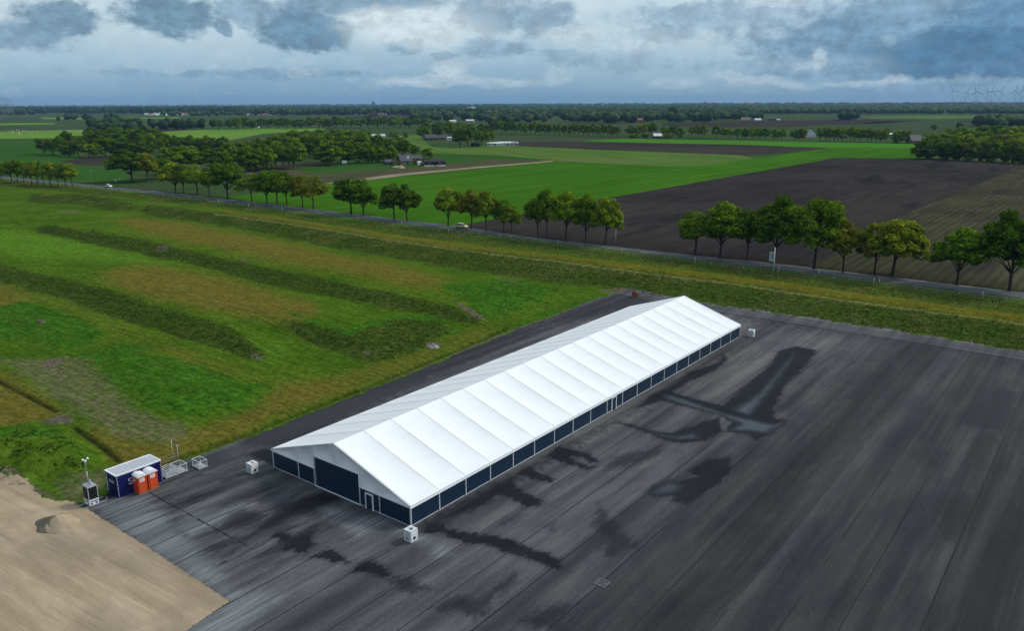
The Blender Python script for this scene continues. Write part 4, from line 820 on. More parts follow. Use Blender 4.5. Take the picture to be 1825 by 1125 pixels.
# ------------------------------------------------------------------ things on the tarmac
def block(s, t, rz, label, h=1.18, w=.92):
    o = thing('ballast_block', label, 'ballast block', T(s, t), TYAW + rz, 'white ballast blocks around the tent'); q = w / 2
    mb = MB(); zl = h * .62; mb.box(-q, -q, .05, q, q, zl, 0, .03); mb.box(-q + .08, -q + .08, 0, q - .08, q - .08, .06); mb.build('body', M['concrete'], o)
    mb = MB(); zt = h                                            # the cap: a square collar round a deep round hole
    nn = 24; ring = [(.27 * math.cos(2 * math.pi * k / nn), .27 * math.sin(2 * math.pi * k / nn)) for k in range(nn)]
    sq = [(max(-q, min(q, 2 * x)), max(-q, min(q, 2 * y))) for x, y in ring]
    sq = [(x * q / max(abs(x), abs(y)), y * q / max(abs(x), abs(y))) for x, y in sq]
    vs = [(x, y, zt) for x, y in sq] + [(x, y, zt) for x, y in ring] + [(x * .9, y * .9, zt - .22) for x, y in ring] + [(x, y, zl + .025) for x, y in sq]
    fs = []
    for k in range(nn):
        k2 = (k + 1) % nn; fs += [(k, k2, nn + k2, nn + k), (nn + k, nn + k2, 2 * nn + k2, 2 * nn + k), (3 * nn + k, 3 * nn + k2, k2, k)]
    fs.append(tuple(2 * nn + k for k in range(nn))); mb.add(vs, fs); mb.build('cap', M['concrete'], o)
    mb = MB(); mb.lathe([(.0, zt - .205), (.235, zt - .205)], 20); mb.build('hole_floor', M['black'], o)
    for k, (dx_, dy_) in enumerate(((-1, 0), (0, -1), (1, 0), (0, 1))):
        R4 = Matrix.Translation((dx_ * (q + .004), dy_ * (q + .004), h * .33)) @ Vector((dx_, dy_, 0)).to_track_quat('Z', 'Y').to_matrix().to_4x4()
        p_ = MB().lathe([(.11, -.03), (.17, .0), (.19, .02), (.21, .0)], 20, 0, True, R4).build('port_ring', M['concrete'], o)
        MB().lathe([(.0, .001), (.165, .001)], 20, 0, True, R4).build('port', M['black'] if k in (1, 3) else M['steel'], p_)
        if k % 2: MB().box(-q * .7 if dy_ else 0, 0, 0, q * .7, .01, .16, 0, 0, Matrix.Translation((0, dy_ * (q + .002), h * .72))).build('label_plate', M['white'], o)
    return o
block(-2.2, 22.15, .02, 'white ballast block with a round hole, standing clear of the left front tent corner')
block(-1.75, -1.75, .0, 'white ballast block with round ports, directly in front of the nearest tent corner', 1.22, .92)
block(81.6, -1.55, .10, 'white ballast block on the tarmac beside the last post at the far tent end', 1.22, .95)

# site container
co = thing('site_container', 'dark blue site container with a pale roof behind the orange toilets', 'container', T(-14.15, 28.07), TYAW)
CL_, CW_, CH_ = 4.85, 2.32, 2.42
mb = MB(); mb.box(.05, .05, .12, CL_ - .05, CW_ - .05, CH_ - .1)
k = 0
for i in range(22):                                              # shallow corrugation
    x_ = .22 + i * .206; mb.box(x_, .018, .2, x_ + .11, .06, CH_ - .16); mb.box(x_, CW_ - .06, .2, x_ + .11, CW_ - .018, CH_ - .16)
for i in range(10):
    y_ = .22 + i * .195; mb.box(.018, y_, .2, .06, y_ + .10, CH_ - .16); mb.box(CL_ - .06, y_, .2, CL_ - .018, y_ + .10, CH_ - .16)
mb.build('body', M['blue'], co)
mb = MB()
for x_ in (0, CL_ - .12):
    for y_ in (0, CW_ - .12): mb.box(x_, y_, 0, x_ + .12, y_ + .12, CH_ - .06)
mb.box(.12, 0, 0, CL_ - .12, .1, .14); mb.box(.12, CW_ - .1, 0, CL_ - .12, CW_, .14); mb.box(0, .12, 0, .1, CW_ - .12, .14); mb.box(CL_ - .1, .12, 0, CL_, CW_ - .12, .14)
mb.build('frame', M['blue'], co)
mb = MB(); mb.box(-.03, -.03, CH_ - .08, CL_ + .03, CW_ + .03, CH_ + .02, 0, .015)
mb.box(-.04, -.04, CH_ + .02, CL_ + .04, .10, CH_ + .07, 1); mb.box(-.04, CW_ - .10, CH_ + .02, CL_ + .04, CW_ + .04, CH_ + .07, 1); mb.box(-.04, .10, CH_ + .02, .10, CW_ - .10, CH_ + .07, 1); mb.box(CL_ - .10, .10, CH_ + .02, CL_ + .04, CW_ - .10, CH_ + .07, 1)
for i in range(15): mb.box(.30 + i * .3, .16, CH_ + .02, .36 + i * .3, CW_ - .16, CH_ + .04)
mb.build('roof', [M['roofgrey'], M['white']], co)
mb = MB()
for e in (0, 1):                                                 # black and white chequer strip on the corner posts
    for i in range(11): mb.box((.0 if e == 0 else CL_ - .14) + (.02 if i % 2 else .07), -.006, .12 + i * .2, (.0 if e == 0 else CL_ - .14) + (.07 if i % 2 else .12), .002, .22 + i * .2)
mb.build('warning_strip', M['white'], co)
mb = MB(); mb.box(-.006, CW_ - .26, .2, .02, CW_ - .16, CH_ - .2); mb.build('door_bar', M['white'], co)
def stroke_letter(name, paths, h, w, thick, parent, org, ux, uz, nrm):
    mb = MB()
    for pth in paths:
        P3 = [org + ux * (x * w) + uz * (y * h) + nrm * .012 for x, y in pth]
        for a_, b_ in zip(P3[:-1], P3[1:]):
            d_ = (b_ - a_).normalized(); s_ = d_.cross(nrm) * thick / 2; a2 = a_ - d_ * thick * .25; b2 = b_ + d_ * thick * .25
            mb.add([a2 + s_, a2 - s_, b2 - s_, b2 + s_, a2 + s_ - nrm * .02, a2 - s_ - nrm * .02, b2 - s_ - nrm * .02, b2 + s_ - nrm * .02], [(0, 1, 2, 3), (0, 4, 5, 1), (2, 6, 7, 3), (1, 5, 6, 2), (0, 3, 7, 4)])
    return mb.build(name, M['letter'], parent)
LET = {'S': [[(.95, .88), (.7, 1), (.3, 1), (.08, .85), (.08, .65), (.3, .54), (.7, .46), (.92, .33), (.92, .14), (.7, 0), (.25, 0), (.02, .12)]],
       'i': [[(.5, 0), (.5, .66)], [(.5, .85), (.5, .93)]], 'r': [[(.2, 0), (.2, .66)], [(.2, .45), (.45, .64), (.8, .64)]], 'n': [[(.15, 0), (.15, .66)], [(.15, .5), (.4, .66), (.7, .62), (.82, .45), (.82, 0)]],
       'k': [[(.15, 0), (.15, 1)], [(.8, .66), (.2, .3)], [(.4, .42), (.85, 0)]]}
X3, Y3, Z3 = Vector((1, 0, 0)), Vector((0, 1, 0)), Vector((0, 0, 1))
stroke_letter('lettering', LET['S'], .60, .48, .08, co, Vector((1.20, .01, 1.08)), X3, Z3, -Y3)
for i, ch in enumerate('Sirk'): stroke_letter('lettering', LET[ch], .30, .17, .05, co, Vector((.01, 1.55 - i * .22, 1.42)), -Y3, Z3, -X3)

# two toilets
def toilet(s, t, label):
    o = thing('portable_toilet', label, 'toilet', T(s, t), TYAW, 'orange portable toilets'); w, d, h = .98, 1.12, 1.98
    mb = MB(); mb.box(.03, .03, .10, w - .03, d - .03, h, 0, .03)
    for x_ in (.0, w - .09):
        for y_ in (0, d - .09): mb.box(x_, y_, .08, x_ + .09, y_ + .09, h - .01, 0, .015)
    for i in range(3): mb.box(-.0, .16 + i * .28, .25, .04, .34 + i * .28, 1.15, 0, .01); mb.box(w - .04, .16 + i * .28, .25, w, .34 + i * .28, 1.15, 0, .01)
    mb.build('cabin', M['orange'], o)
    mb = MB(); mb.box(-.05, -.05, 0, w + .05, d + .05, .10, 0, .02); mb.build('skid', M['wood'], o)
    nu = 10; vs = []; fs = []
    for y_ in (-.06, d + .06):
        for k in range(nu + 1):
            u = k / nu; vs.append((-.06 + (w + .12) * u, y_, h + .0 + .27 * math.sin(math.pi * u) ** .75))
        for k in range(nu + 1):
            u = k / nu; vs.append((-.06 + (w + .12) * u, y_, h - .07))
    k1 = nu + 1
    for k in range(nu):
        fs += [(k, k + 1, 2 * k1 + k + 1, 2 * k1 + k), (k1 + k + 1, k + 1, k, k1 + k)[::-1], (2 * k1 + k, 2 * k1 + k + 1, 3 * k1 + k + 1, 3 * k1 + k)[::-1], (k1 + k, 3 * k1 + k, 3 * k1 + k + 1, k1 + k + 1)]
    mb = MB().add(vs, fs); bm = bmesh.new(); bm.from_mesh(mb.mesh('r')); bmesh.ops.remove_doubles(bm, verts=bm.verts[:], dist=.001); bmesh.ops.recalc_face_normals(bm, faces=bm.faces[:]); me = bpy.data.meshes.new('toilet_roof'); bm.to_mesh(me); bm.free()
    link('roof', me, M['white'], o)
    dr = MB().box(.14, -.012, .16, w - .14, .03, h - .14, 0, .012).build('door', M['orange'], o)
    MB().box(.20, -.03, .95, .25, -.01, 1.12, 0, .006).build('handle', M['steel'], dr)
    sg = MB().box(.20, -.022, 1.36, .72, -.005, 1.76, 0, .006).build('sign_plate', M['letter'], dr)
    mb = MB()
    for z_ in (1.46, 1.54, 1.62, 1.69): mb.box(.26, -.026, z_, .60 + .06 * math.sin(z_ * 40), -.018, z_ + .03)
    mb.build('printed_lines', M['red'], sg)
    MB().box(-.012, .52, 1.38, .01, .86, 1.62).build('side_sign', M['letter'], o); return o
toilet(-12.52, 26.98, 'orange portable toilet with a white roof, the one nearer the camera mast')
toilet(-11.36, 27.02, 'orange portable toilet with a white roof, the one nearer the wire cages')
vt = thing('vent_cowl', 'small red and white cowl peeking up between the two toilet roofs', 'vent', T(-11.9, 27.93), TYAW)
MB().tube([(0, 0, 0), (0, 0, 2.12)], .05, 10).build('pipe', M['red'], vt); mb = MB(); mb.lathe([(.06, 2.05), (.15, 2.1), (.13, 2.25), (.0, 2.3)], 14); mb.build('cap', M['red'], vt)

# camera mast
ct = thing('camera_mast', 'mobile camera mast in a black and white cabinet at the tarmac edge', 'camera mast', T(-16.88, 28.45), TYAW)
mb = MB(); cw, cdp, chh = .95, 1.20, 2.12
for x_ in (0, cw - .07):
    for y_ in (0, cdp - .07): mb.box(x_ + (.025 if x_ else 0), y_ + (.025 if y_ else 0), .1, x_ + (.07 if x_ else .045), y_ + (.07 if y_ else .045), chh)
for z_ in (.08, .68, chh - .06):
    mb.box(0.07, 0, z_, cw - .07, .06, z_ + .07); mb.box(.07, cdp - .06, z_, cw - .07, cdp, z_ + .07); mb.box(0, .07, z_, .06, cdp - .07, z_ + .07); mb.box(cw - .06, .07, z_, cw, cdp - .07, z_ + .07)
mb.build('frame', M['alu'], ct)
MB().box(.012, .012, .75, cw - .012, cdp - .012, chh - .05).build('black_cabinet', M['black'], ct)
cl = MB().box(.02, .02, .15, cw - .02, cdp - .02, .68).build('lower_cabinet', M['white'], ct)
mb = MB(); mb.box(.12, .0, .2, .32, .025, .36); mb.box(.58, .0, .2, .80, .025, .36); mb.box(.0, .2, .2, .025, .4, .36); mb.build('vent_hatch', M['black'], cl)
mb = MB(); mb.box(.12, .004, .46, .82, .022, .56); mb.box(.004, .3, .46, .022, .9, .56); mb.build('printed_strip', M['blue'], cl)
MB().box(.02, .02, chh, cw - .02, cdp - .02, chh + .05).build('lid', M['steel'], ct)
mb = MB(); mb.tube([(.42, .62, chh), (.42, .62, chh + 1.5)], .065, 8); mb.tube([(.42, .62, chh + 1.4), (.42, .62, chh + 2.75)], .045, 8); mb.tube([(.6, .6, chh + .05), (.6, .6, chh + .5)], .08, 8); mb.build('mast', M['steel'], ct)
mb = MB(); mb.bar((.15, .62, chh + 2.72), (.7, .62, chh + 2.72), .045); mb.build('crossbar', M['steel'], ct)
for x_, z_ in ((.20, 2.82), (.42, 2.62), (.66, 2.82)):
    q = MB().lathe([(.0, -.12), (.10, -.06), (.115, .04), (.08, .12), (0, .14)], 14, 0, True, Matrix.Translation((x_, .55, chh + z_))).build('camera', M['white'], ct)
    MB().lathe([(.0, -.135), (.06, -.11), (.085, -.07)], 12, 0, True, Matrix.Translation((x_, .53, chh + z_))).build('lens', M['glass'], q)
mb = MB(); mb.box(-.75, .05, .03, 1.75, .13, .11); mb.box(-.6, 1.0, .03, 1.75, 1.08, .11); mb.box(1.70, .05, .03, 1.76, .11, .42); mb.box(-.72, .05, 0, -.62, .15, .03); mb.box(1.6, .05, 0, 1.7, .15, .03); mb.build('outrigger', M['steel'], ct)

# cages and scaffold rack
def cage(s, t, l, w, h, rz, label, kind):
    o = thing('wire_cage', label, 'wire cage', T(s, t), TYAW + rz, 'galvanised cages beside the container'); mb = MB(); b_ = .055
    for x_ in (0, l):
        for y_ in (0, w): mb.box(x_ - b_ / 2, y_ - b_ / 2, .0, x_ + b_ / 2, y_ + b_ / 2, h)
    for z_ in ((.12, h - .03) if kind else [.12 + i * (h - .15) / 4 for i in range(5)]):
        mb.box(b_ / 2, -b_ / 2, z_ - .03, l - b_ / 2, b_ / 2, z_ + .03); mb.box(b_ / 2, w - b_ / 2, z_ - .03, l - b_ / 2, w + b_ / 2, z_ + .03); mb.box(-b_ / 2, b_ / 2, z_ - .03, b_ / 2, w - b_ / 2, z_ + .03); mb.box(l - b_ / 2, b_ / 2, z_ - .03, l + b_ / 2, w - b_ / 2, z_ + .03)
    mb.build('frame', M['alu'], o)
    MB().box(.05, .05, .12, l - .05, w - .05, .15).build('floor', M['steel'], o)
    if kind:
        mb = MB()
        for i in range(1, int(l / .14)): mb.tube([(i * .14, 0, .12), (i * .14, 0, h - .05)], .009, 4, 0, False); mb.tube([(i * .14, w, .12), (i * .14, w, h - .05)], .009, 4, 0, False)
        for i in range(1, int(w / .14)): mb.tube([(0, i * .14, .12), (0, i * .14, h - .05)], .009, 4, 0, False); mb.tube([(l, i * .14, .12), (l, i * .14, h - .05)], .009, 4, 0, False)
        for z_ in (.35, .6): mb.bar((0, 0, z_), (l, 0, z_), .012); mb.bar((0, w, z_), (l, w, z_), .012)
        mb.build('mesh_side', M['steel'], o)
        mb = MB()
        for i in range(7): mb.bar((.1, .1 + i * (w - .2) / 7, .2 + .03 * (i % 3)), (l - .1, .14 + i * (w - .2) / 7, .22 + .04 * (i % 2)), .05)
        mb.build('stacked_poles', M['roofgrey'], o)
    return o
cage(-8.88, 28.15, 1.12, 1.35, 1.0, 0, 'low steel rack of horizontal rails right against the container end', 0)
cage(-7.58, 28.15, 1.15, 1.35, 1.0, 0, 'wire cage of poles under the scaffold uprights, between rack and lone cage', 1)
cage(-5.45, 27.35, .95, 1.35, .98, 0, 'lone wire cage standing apart, closest to the tent', 1)
sf = thing('scaffold_rack', 'open scaffold rack with two tall uprights behind the wire cages', 'scaffold', T(-9.1, 29.8), TYAW)
mb = MB(); l, w, z_ = 2.7, .95, 1.45
for x_, y_, h_ in ((0, 0, 1.5), (0, w, 1.5), (l, 0, 2.75), (l - .1, w, 3.0)): mb.tube([(x_, y_, 0), (x_, y_, h_)], .035, 7)
mb.build('upright', M['steel'], sf); mb = MB()
for z_ in (1.42, .75):
    mb.tube([(-.1, 0, z_), (l + .1, 0, z_)], .035, 7); mb.tube([(-.1, w, z_ + .04), (l + .1, w, z_ + .04)], .035, 7)
    for x_ in (0, l * .55, l): mb.tube([(x_, -.08, z_ + .05), (x_, w + .08, z_ + .05)], .03, 7)
mb.build('rail', M['wood'], sf)

# manhole, cable reel, gravel heap, rubble
mh = thing('manhole', 'square steel gully frame set in the tarmac in the foreground', 'manhole', G(1073, 1040) + Vector((0, 0, .012)), TYAW)
mb = MB(); q = .55
for a_ in range(4): mb.box(-q, -q, 0, q, -q + .13, .03, 0, 0, Matrix.Rotation(a_ * math.pi / 2, 4, 'Z') @ Matrix.Diagonal((1 - .236 * (a_ % 2), 1, 1, 1)))
mb.build('frame', M['gully'], mh)
MB().lathe([(0, .012), (.36, .014), (.40, .022), (.42, .006)], 28).build('cover', M['gully'], mh)
mb = MB(); [mb.box(-.28 + i * .11, -.22, .0135, -.23 + i * .11, .22, .02) for i in range(6)]; mb.build('grate', M['black'], mh)
rl = thing('cable_reel', 'red and pale wooden cable reel at the far tarmac corner', 'cable reel', G(1132, 529) + Vector((0, 0, .02)), math.radians(236))
MX = Matrix.Translation((0, 0, .62)) @ Matrix.Rotation(math.pi / 2, 4, 'Y')
def flange(nm, z0, mt): return MB().lathe([(.0, z0), (.62, z0), (.62, z0 + .07), (0, z0 + .07)], 28, 0, False, MX).build(nm, mt, rl)
f1 = flange('flange', .34, M['wood']); f2 = flange('flange', -.41, M['wood'])
MB().lathe([(.0, .415), (.46, .418), (.47, .411)], 24, 0, False, MX).build('red_disc', M['red'], f1); MB().lathe([(0, .425), (.07, .425), (.07, .41)], 14, 0, False, MX).build('axle_hole', M['black'], f1)
MB().lathe([(.30, -.35), (.30, .35)], 24, 0, True, MX).build('drum', M['wood'], rl)
mb = MB(); [mb.lathe([(.46 + .02 * (i % 2), -.34 + i * .085), (.50, -.30 + i * .085), (.46, -.26 + i * .085)], 24, 0, True, MX) for i in range(8)]; mb.build('cable', M['wood'], rl)
def heap(name, label, cat, p, r, h, mats, seed, n_=40, rings=16, split=False, stretch=1., rough=.1):
    vs = [(0, 0, h)]; fs = []; rg = random.Random(seed); mi = []
    for i in range(1, rings + 1):
        u = i / rings
        for k in range(n_):
            t_ = 2 * math.pi * k / n_; e = r * u * (1 + .14 * math.sin(t_ * 2 + seed) + .08 * math.sin(t_ * 5 + seed * 2))
            vs.append((e * math.cos(t_) * stretch, e * math.sin(t_), h * max(0, (1 - u) ** 1.05 - .02) + (rg.uniform(-rough, rough) * (1 - u * .7) if i < rings else -.06)))
    mb = MB()
    for k in range(n_): fs.append((0, 1 + k, 1 + (k + 1) % n_))
    for i in range(rings - 1):
        for k in range(n_): a_ = 1 + i * n_ + k; b_ = 1 + i * n_ + (k + 1) % n_; fs.append((a_, a_ + n_, b_ + n_, b_))
    mb.add(vs, fs, 0, False)
    if split:
        for i, f in enumerate(mb.f): mb.m[i] = 1 if sum(mb.v[j][0] for j in f) / len(f) < -.25 + .25 * math.sin(i * 1.7) else 0
    o = mb.build(name, mats, None, p); return tag(o, label, cat)
M['gravel'] = plain('grey_gravel', (.125, .115, .075), .95, var=.3, scale=9); M['rubble'] = plain('pale_rubble', (.28, .27, .24), .95, var=.25, scale=4)
heap('gravel_heap', 'conical heap of sand and grey gravel beside the camera mast', 'gravel heap', G(102, 934), 2.0, .95, [M['sand'], M['gravel']], 3, split=True, stretch=1.08, rough=.015)
p = G(771, 619); rb = heap('rubble_heap', 'small pale rubble heap lying on the brown grass path', 'rubble heap', (p.x, p.y, ground_z(p.x, p.y)), .95, .75, M['rubble'], 9, 18, 6, False, 1.2, .14)

# ------------------------------------------------------------------ road furniture, cars, fence
def gp(x, y):                                                    # ground point on the relief that shows at this pixel
    z = 0.
    for _ in range(6): p_ = G(x, y, z); z = ground_z(p_.x, p_.y)
    return G(x, y, z)
rdir = math.atan2(161.3 - 321.5, 106.7 + 101.3)                  # heading of the road
p = gp(1378, 487); sg = thing('advert_sign', 'white pole sign with a hanging white and green panel beside the road', 'sign', p, rdir)
MB().tube([(0, 0, 0), (0, 0, 6.2)], [.17, .13], 10).build('pole', M['alu'], sg)
pn_ = MB().box(-1.20, -.06, 2.85, -.16, .06, 4.9, 0, .02).build('panel', M['fargrey2'], sg)
mb = MB(); mb.box(-1.1, -.068, 4.6, -.62, -.061, 4.67); [mb.box(-1.12, -.068, z_, -1.12 + w_, -.061, z_ + .07) for z_, w_ in ((4.3, .42), (4.1, .5), (3.9, .36), (3.35, .48), (3.1, .4))]; mb.build('printed_lines', M['fargrey'], pn_)
MB().box(-.62, -.07, 3.3, -.28, -.061, 4.75).build('green_print', M['teal'], pn_)
mb = MB(); mb.bar((-1.2, 0, 4.96), (0, 0, 4.96), .05); mb.bar((-1.2, 0, 2.79), (0, 0, 2.79), .05); mb.build('bracket', M['alu'], sg)
def street_lamp(x, y, h, arm, label):
    p_ = gp(x, y); o = thing('street_lamp', label, 'street lamp', p_, rdir)
    if arm:
        mb = MB(); mb.tube([(0, 0, 0), (0, 0, h * .92), (.35, .0, h * .985), (1.5, 0, h)], [.09, .07, .06, .05], 8); mb.build('pole', M['alu'], o)
        MB().box(1.4, -.12, h - .06, 2.1, .12, h + .06, 0, .03).build('lamp_head', M['alu'], o)
    else:
        MB().tube([(0, 0, 0), (0, 0, h - .3)], [.08, .055], 8).build('pole', M['alu'], o)
        MB().lathe([(.05, h - .35), (.24, h - .25), (.26, h - .05), (.12, h + .05), (0, h + .07)], 16).build('lamp_head', M['lamp'], o)
    return o
street_lamp(1097, 434, 4.6, 0, 'short lamp post with a pale round head behind the road, right of the five-tree clump')
street_lamp(165, 328, 7.0, 1, 'tall thin street lamp with an arm by the bend, left of the white car')
def reflector(x, y, label):
    o = thing('marker_post', label, 'marker post', gp(x, y), rdir, 'marker posts along the road')
    MB().box(-.08, -.05, 0, .08, .05, 1.05, 0, .015).build('post', M['white'], o); MB().box(-.084, -.054, .70, .084, .054, .86).build('band', M['black'], o)
reflector(1567, 503, 'white roadside marker post with a dark band, farther right of two'); reflector(1459, 488, 'white roadside marker post just right of the pole sign')
for (x, y, lab) in ((207, 328, 'small round white road sign just behind the white car'), (214, 325, 'small white road sign near the orange-tinged tree by the bend')):
    o = thing('road_sign', lab, 'road sign', gp(x, y), rdir + .6); MB().tube([(0, 0, 0), (0, 0, 2.3)], .04, 8).build('pole', M['steel'], o)
    MB().lathe([(0, -.015), (.36, -.015), (.36, .015), (0, .015)], 20, 0, False, Matrix.Translation((0, -.05, 2.1)) @ Matrix.Rotation(math.pi / 2, 4, 'X')).build('face', M['white'], o)
mo = thing('stone_marker', 'pale stone marker standing under the trees behind the road bend', 'marker stone', gp(291, 322), .3); MB().box(-.5, -.35, 0, .5, .35, 2.2, 0, .12).build('stone', M['concrete'], mo); MB().box(-.6, -.45, -.1, .6, .45, .18, 0, .05).build('plinth', M['concrete'], mo)

def car(label, p_, rz, mt, hatch):
    o = thing('car', label, 'car', p_, rz, 'cars on the road'); L, Wd = 4.0, 1.7
    prof = [(-2.0, .35), (-1.98, .78), (-1.85, .92), (-1.0 if not hatch else -1.2, .96), (1.25, .92), (1.85, .80), (2.02, .62), (2.02, .35)]
    n_ = len(prof); vs = []
    for y_, sc in ((-Wd / 2, .97), (-Wd / 2 + .12, 1.0), (Wd / 2 - .12, 1.0), (Wd / 2, .97)): vs += [(x_ * sc, y_, .35 + (z_ - .35) * (sc if abs(y_) > .8 else 1.03)) for x_, z_ in prof]
    fs = [list(range(n_)), list(range(3 * n_, 4 * n_))[::-1]]
    for r_ in range(3): fs += [(r_ * n_ + i, r_ * n_ + (i + 1) % n_, (r_ + 1) * n_ + (i + 1) % n_, (r_ + 1) * n_ + i)[::-1] for i in range(n_)]
    MB().add(vs, fs, 0, False).build('body', mt, o)
    xa, xb, xc, xd = (-1.85, -1.55, .35, 1.15) if hatch else (-1.75, -.95, .25, 1.05)
    def cabin(gx, z0, z1, w0, w1): return [(xa + gx, -w0, z0), (xd - gx, -w0, z0), (xc - gx, -w1, z1), (xb + gx, -w1, z1), (xa + gx, w0, z0), (xd - gx, w0, z0), (xc - gx, w1, z1), (xb + gx, w1, z1)]
    FS = [(0, 1, 2, 3), (4, 7, 6, 5), (1, 5, 6, 2), (0, 3, 7, 4), (3, 2, 6, 7)]
    MB().add(cabin(0, .93, 1.38, .80, .66), FS).build('window', M['glass'], o)
    vs = [(xb - .03, -.68, 1.37), (xc + .03, -.68, 1.37), (xc + .03, .68, 1.37), (xb - .03, .68, 1.37), (xb + .08, -.58, 1.46), (xc - .08, -.58, 1.46), (xc - .08, .58, 1.46), (xb + .08, .58, 1.46)]
    MB().add(vs, [(4, 5, 6, 7), (0, 1, 5, 4), (1, 2, 6, 5), (2, 3, 7, 6), (3, 0, 4, 7), (3, 2, 1, 0)]).build('roof', mt, o)
    for x_ in (-1.25, 1.28):
        for y_ in (-.80, .80):
            w_ = MB().lathe([(.18, -.1), (.31, -.1), (.33, -.04), (.33, .04), (.31, .1), (.18, .1)], 18, 0, True, Matrix.Translation((x_, y_, .33)) @ Matrix.Rotation(math.pi / 2, 4, 'X')).build('wheel', M['tyre'], o)
            MB().lathe([(0, -.105), (.19, -.105), (.19, .105), (0, .105)], 14, 0, False, Matrix.Translation((x_, y_, .33)) @ Matrix.Rotation(math.pi / 2, 4, 'X')).build('rim', M['steel'], w_)
    for y_ in (-.58, .58):
        MB().box(1.86, y_ - .16, .62, 1.99, y_ + .16, .76, 0, .03).build('headlight', M['lamp'], o); MB().box(-1.99, y_ - .12, .64, -1.90, y_ + .12, .84, 0, .02).build('tail_light', M['red'], o)
    return o
def on_road(x, y, lane):
    p_ = G(x, y); best = min(range(len(RS)), key=lambda i: (RS[i][0] - p_.x) ** 2 + (RS[i][1] - p_.y) ** 2); L2 = offset_line(RS, lane)
    d_ = Vector(RS[best - 1]) - Vector(RS[best + 1]); return Vector((*L2[best], .055)), math.atan2(d_.y, d_.x)
p, a_ = on_road(204, 332, 1.4); car('white car driving past the bend on the far left of the road', p, a_, M['carwhite'], False)
p, a_ = on_road(819, 407, 1.4); car('pale yellow hatchback on the road by the middle trees', p, a_, M['caryellow'], True)

FL = offset_line(RS, -9.5)
fe = thing('wire_fence', 'long wire fence on thin posts between the grass bank and the road', 'fence', (0, 0, 0))
FL = [q for q in FL if -330 < q[0] < 150]; FP = [FL[0]]; acc = 0
for q in resample(FL, .5):
    if (Vector(q) - Vector(FP[-1])).length >= 4.0: FP.append(q)
FZ = [ground_z(*q) for q in FP]
wires = MB()
for z_ in (.35, .75, 1.12): wires.tube([(q[0], q[1], h_ + z_) for q, h_ in zip(FP, FZ)], .014 if z_ < 1 else .03, 4, 0, False)
wires.build('wire', M['steel'], fe); posts = MB(); kk = 0
thin = sorted((i for i in range(len(FP)) if not (i % 5 == 0 and FP[i][0] > -210)), key=lambda i: -FP[i][0])[:96]
for i, (q, h_) in enumerate(zip(FP, FZ)):
    if i % 5 == 0 and q[0] > -210: MB().tube([(q[0], q[1], h_ - .1), (q[0] + random.uniform(-.08, .08), q[1], h_ + 1.9)], .10, 7).build('fence_post', M['palewood'], fe)
    elif i in thin: MB().tube([(q[0], q[1], h_ - .1), (q[0] + random.uniform(-.03, .03), q[1], h_ + 1.15)], .035, 6).build('thin_post', M['steel'], fe)
    else: posts.tube([(q[0], q[1], h_ - .1), (q[0] + random.uniform(-.03, .03), q[1], h_ + 1.15)], .035, 6)
o = posts.build('thin_post', M['steel'], fe); o['kind'] = 'stuff'
# ------------------------------------------------------------------ trees
def crown_arrays(seed, R=4.8, zb=3.6, zt=12., nclump=30, nleaf=150, leaf=.36, low=.0, shape=1.):
    rg = np.random.default_rng(seed); hc = (zt - zb) / 2; cz = zb + hc
    d = rg.normal(size=(nclump * 3, 3)); d /= np.linalg.norm(d, axis=1)[:, None]
    d = d[d[:, 2] > -.62 - low][:nclump]; nclump = len(d)
    lob = 1 + .16 * np.sin(np.arctan2(d[:, 1], d[:, 0]) * 3 + seed) + rg.normal(0, .07, nclump)
    rad = rg.uniform(.50, .90, nclump) * lob
    cen = np.stack([d[:, 0] * R * rad, d[:, 1] * R * rad, cz + d[:, 2] * hc * rad * .95], -1)
    cen[:, 2] = np.where(d[:, 2] < 0, cz + (cen[:, 2] - cz) * (.98 + low * .3), cen[:, 2])
    cr = R * rg.uniform(.16, .32, nclump)
    k = np.repeat(np.arange(nclump), nleaf)
    u = rg.normal(size=(len(k), 3)); u /= np.linalg.norm(u, axis=1)[:, None]; rr_ = rg.uniform(.45, 1.05, len(k)) ** .6
    P = cen[k] + u * (cr[k] * rr_)[:, None] * np.array([1.15, 1.15, .72])
    P[:, 2] -= .075 * (P[:, 0] ** 2 + P[:, 1] ** 2) / R * shape
    nrm = u * .8 + rg.normal(0, .55, (len(k), 3)) + np.array([0, 0, .45]); nrm /= np.linalg.norm(nrm, axis=1)[:, None]
    a_ = np.cross(nrm, rg.normal(size=(len(k), 3))); a_ /= np.linalg.norm(a_, axis=1)[:, None]; b_ = np.cross(nrm, a_)
    s_ = leaf * rg.uniform(.55, 1.25, len(k))[:, None]
    V = np.stack([P - a_ * s_ - b_ * s_ * .5, P + a_ * s_ * .2 - b_ * s_ * .62, P + a_ * s_ + b_ * s_ * .4, P - a_ * s_ * .3 + b_ * s_ * .6], 1)
    ct_ = rg.uniform(.15, .80, nclump); tn = np.clip(ct_[k] + rg.normal(0, .14, len(k)), 0, 1)
    Q = np.arange(len(k) * 4).reshape(-1, 4); return V.reshape(-1, 3), Q, np.repeat(tn, 4), cen
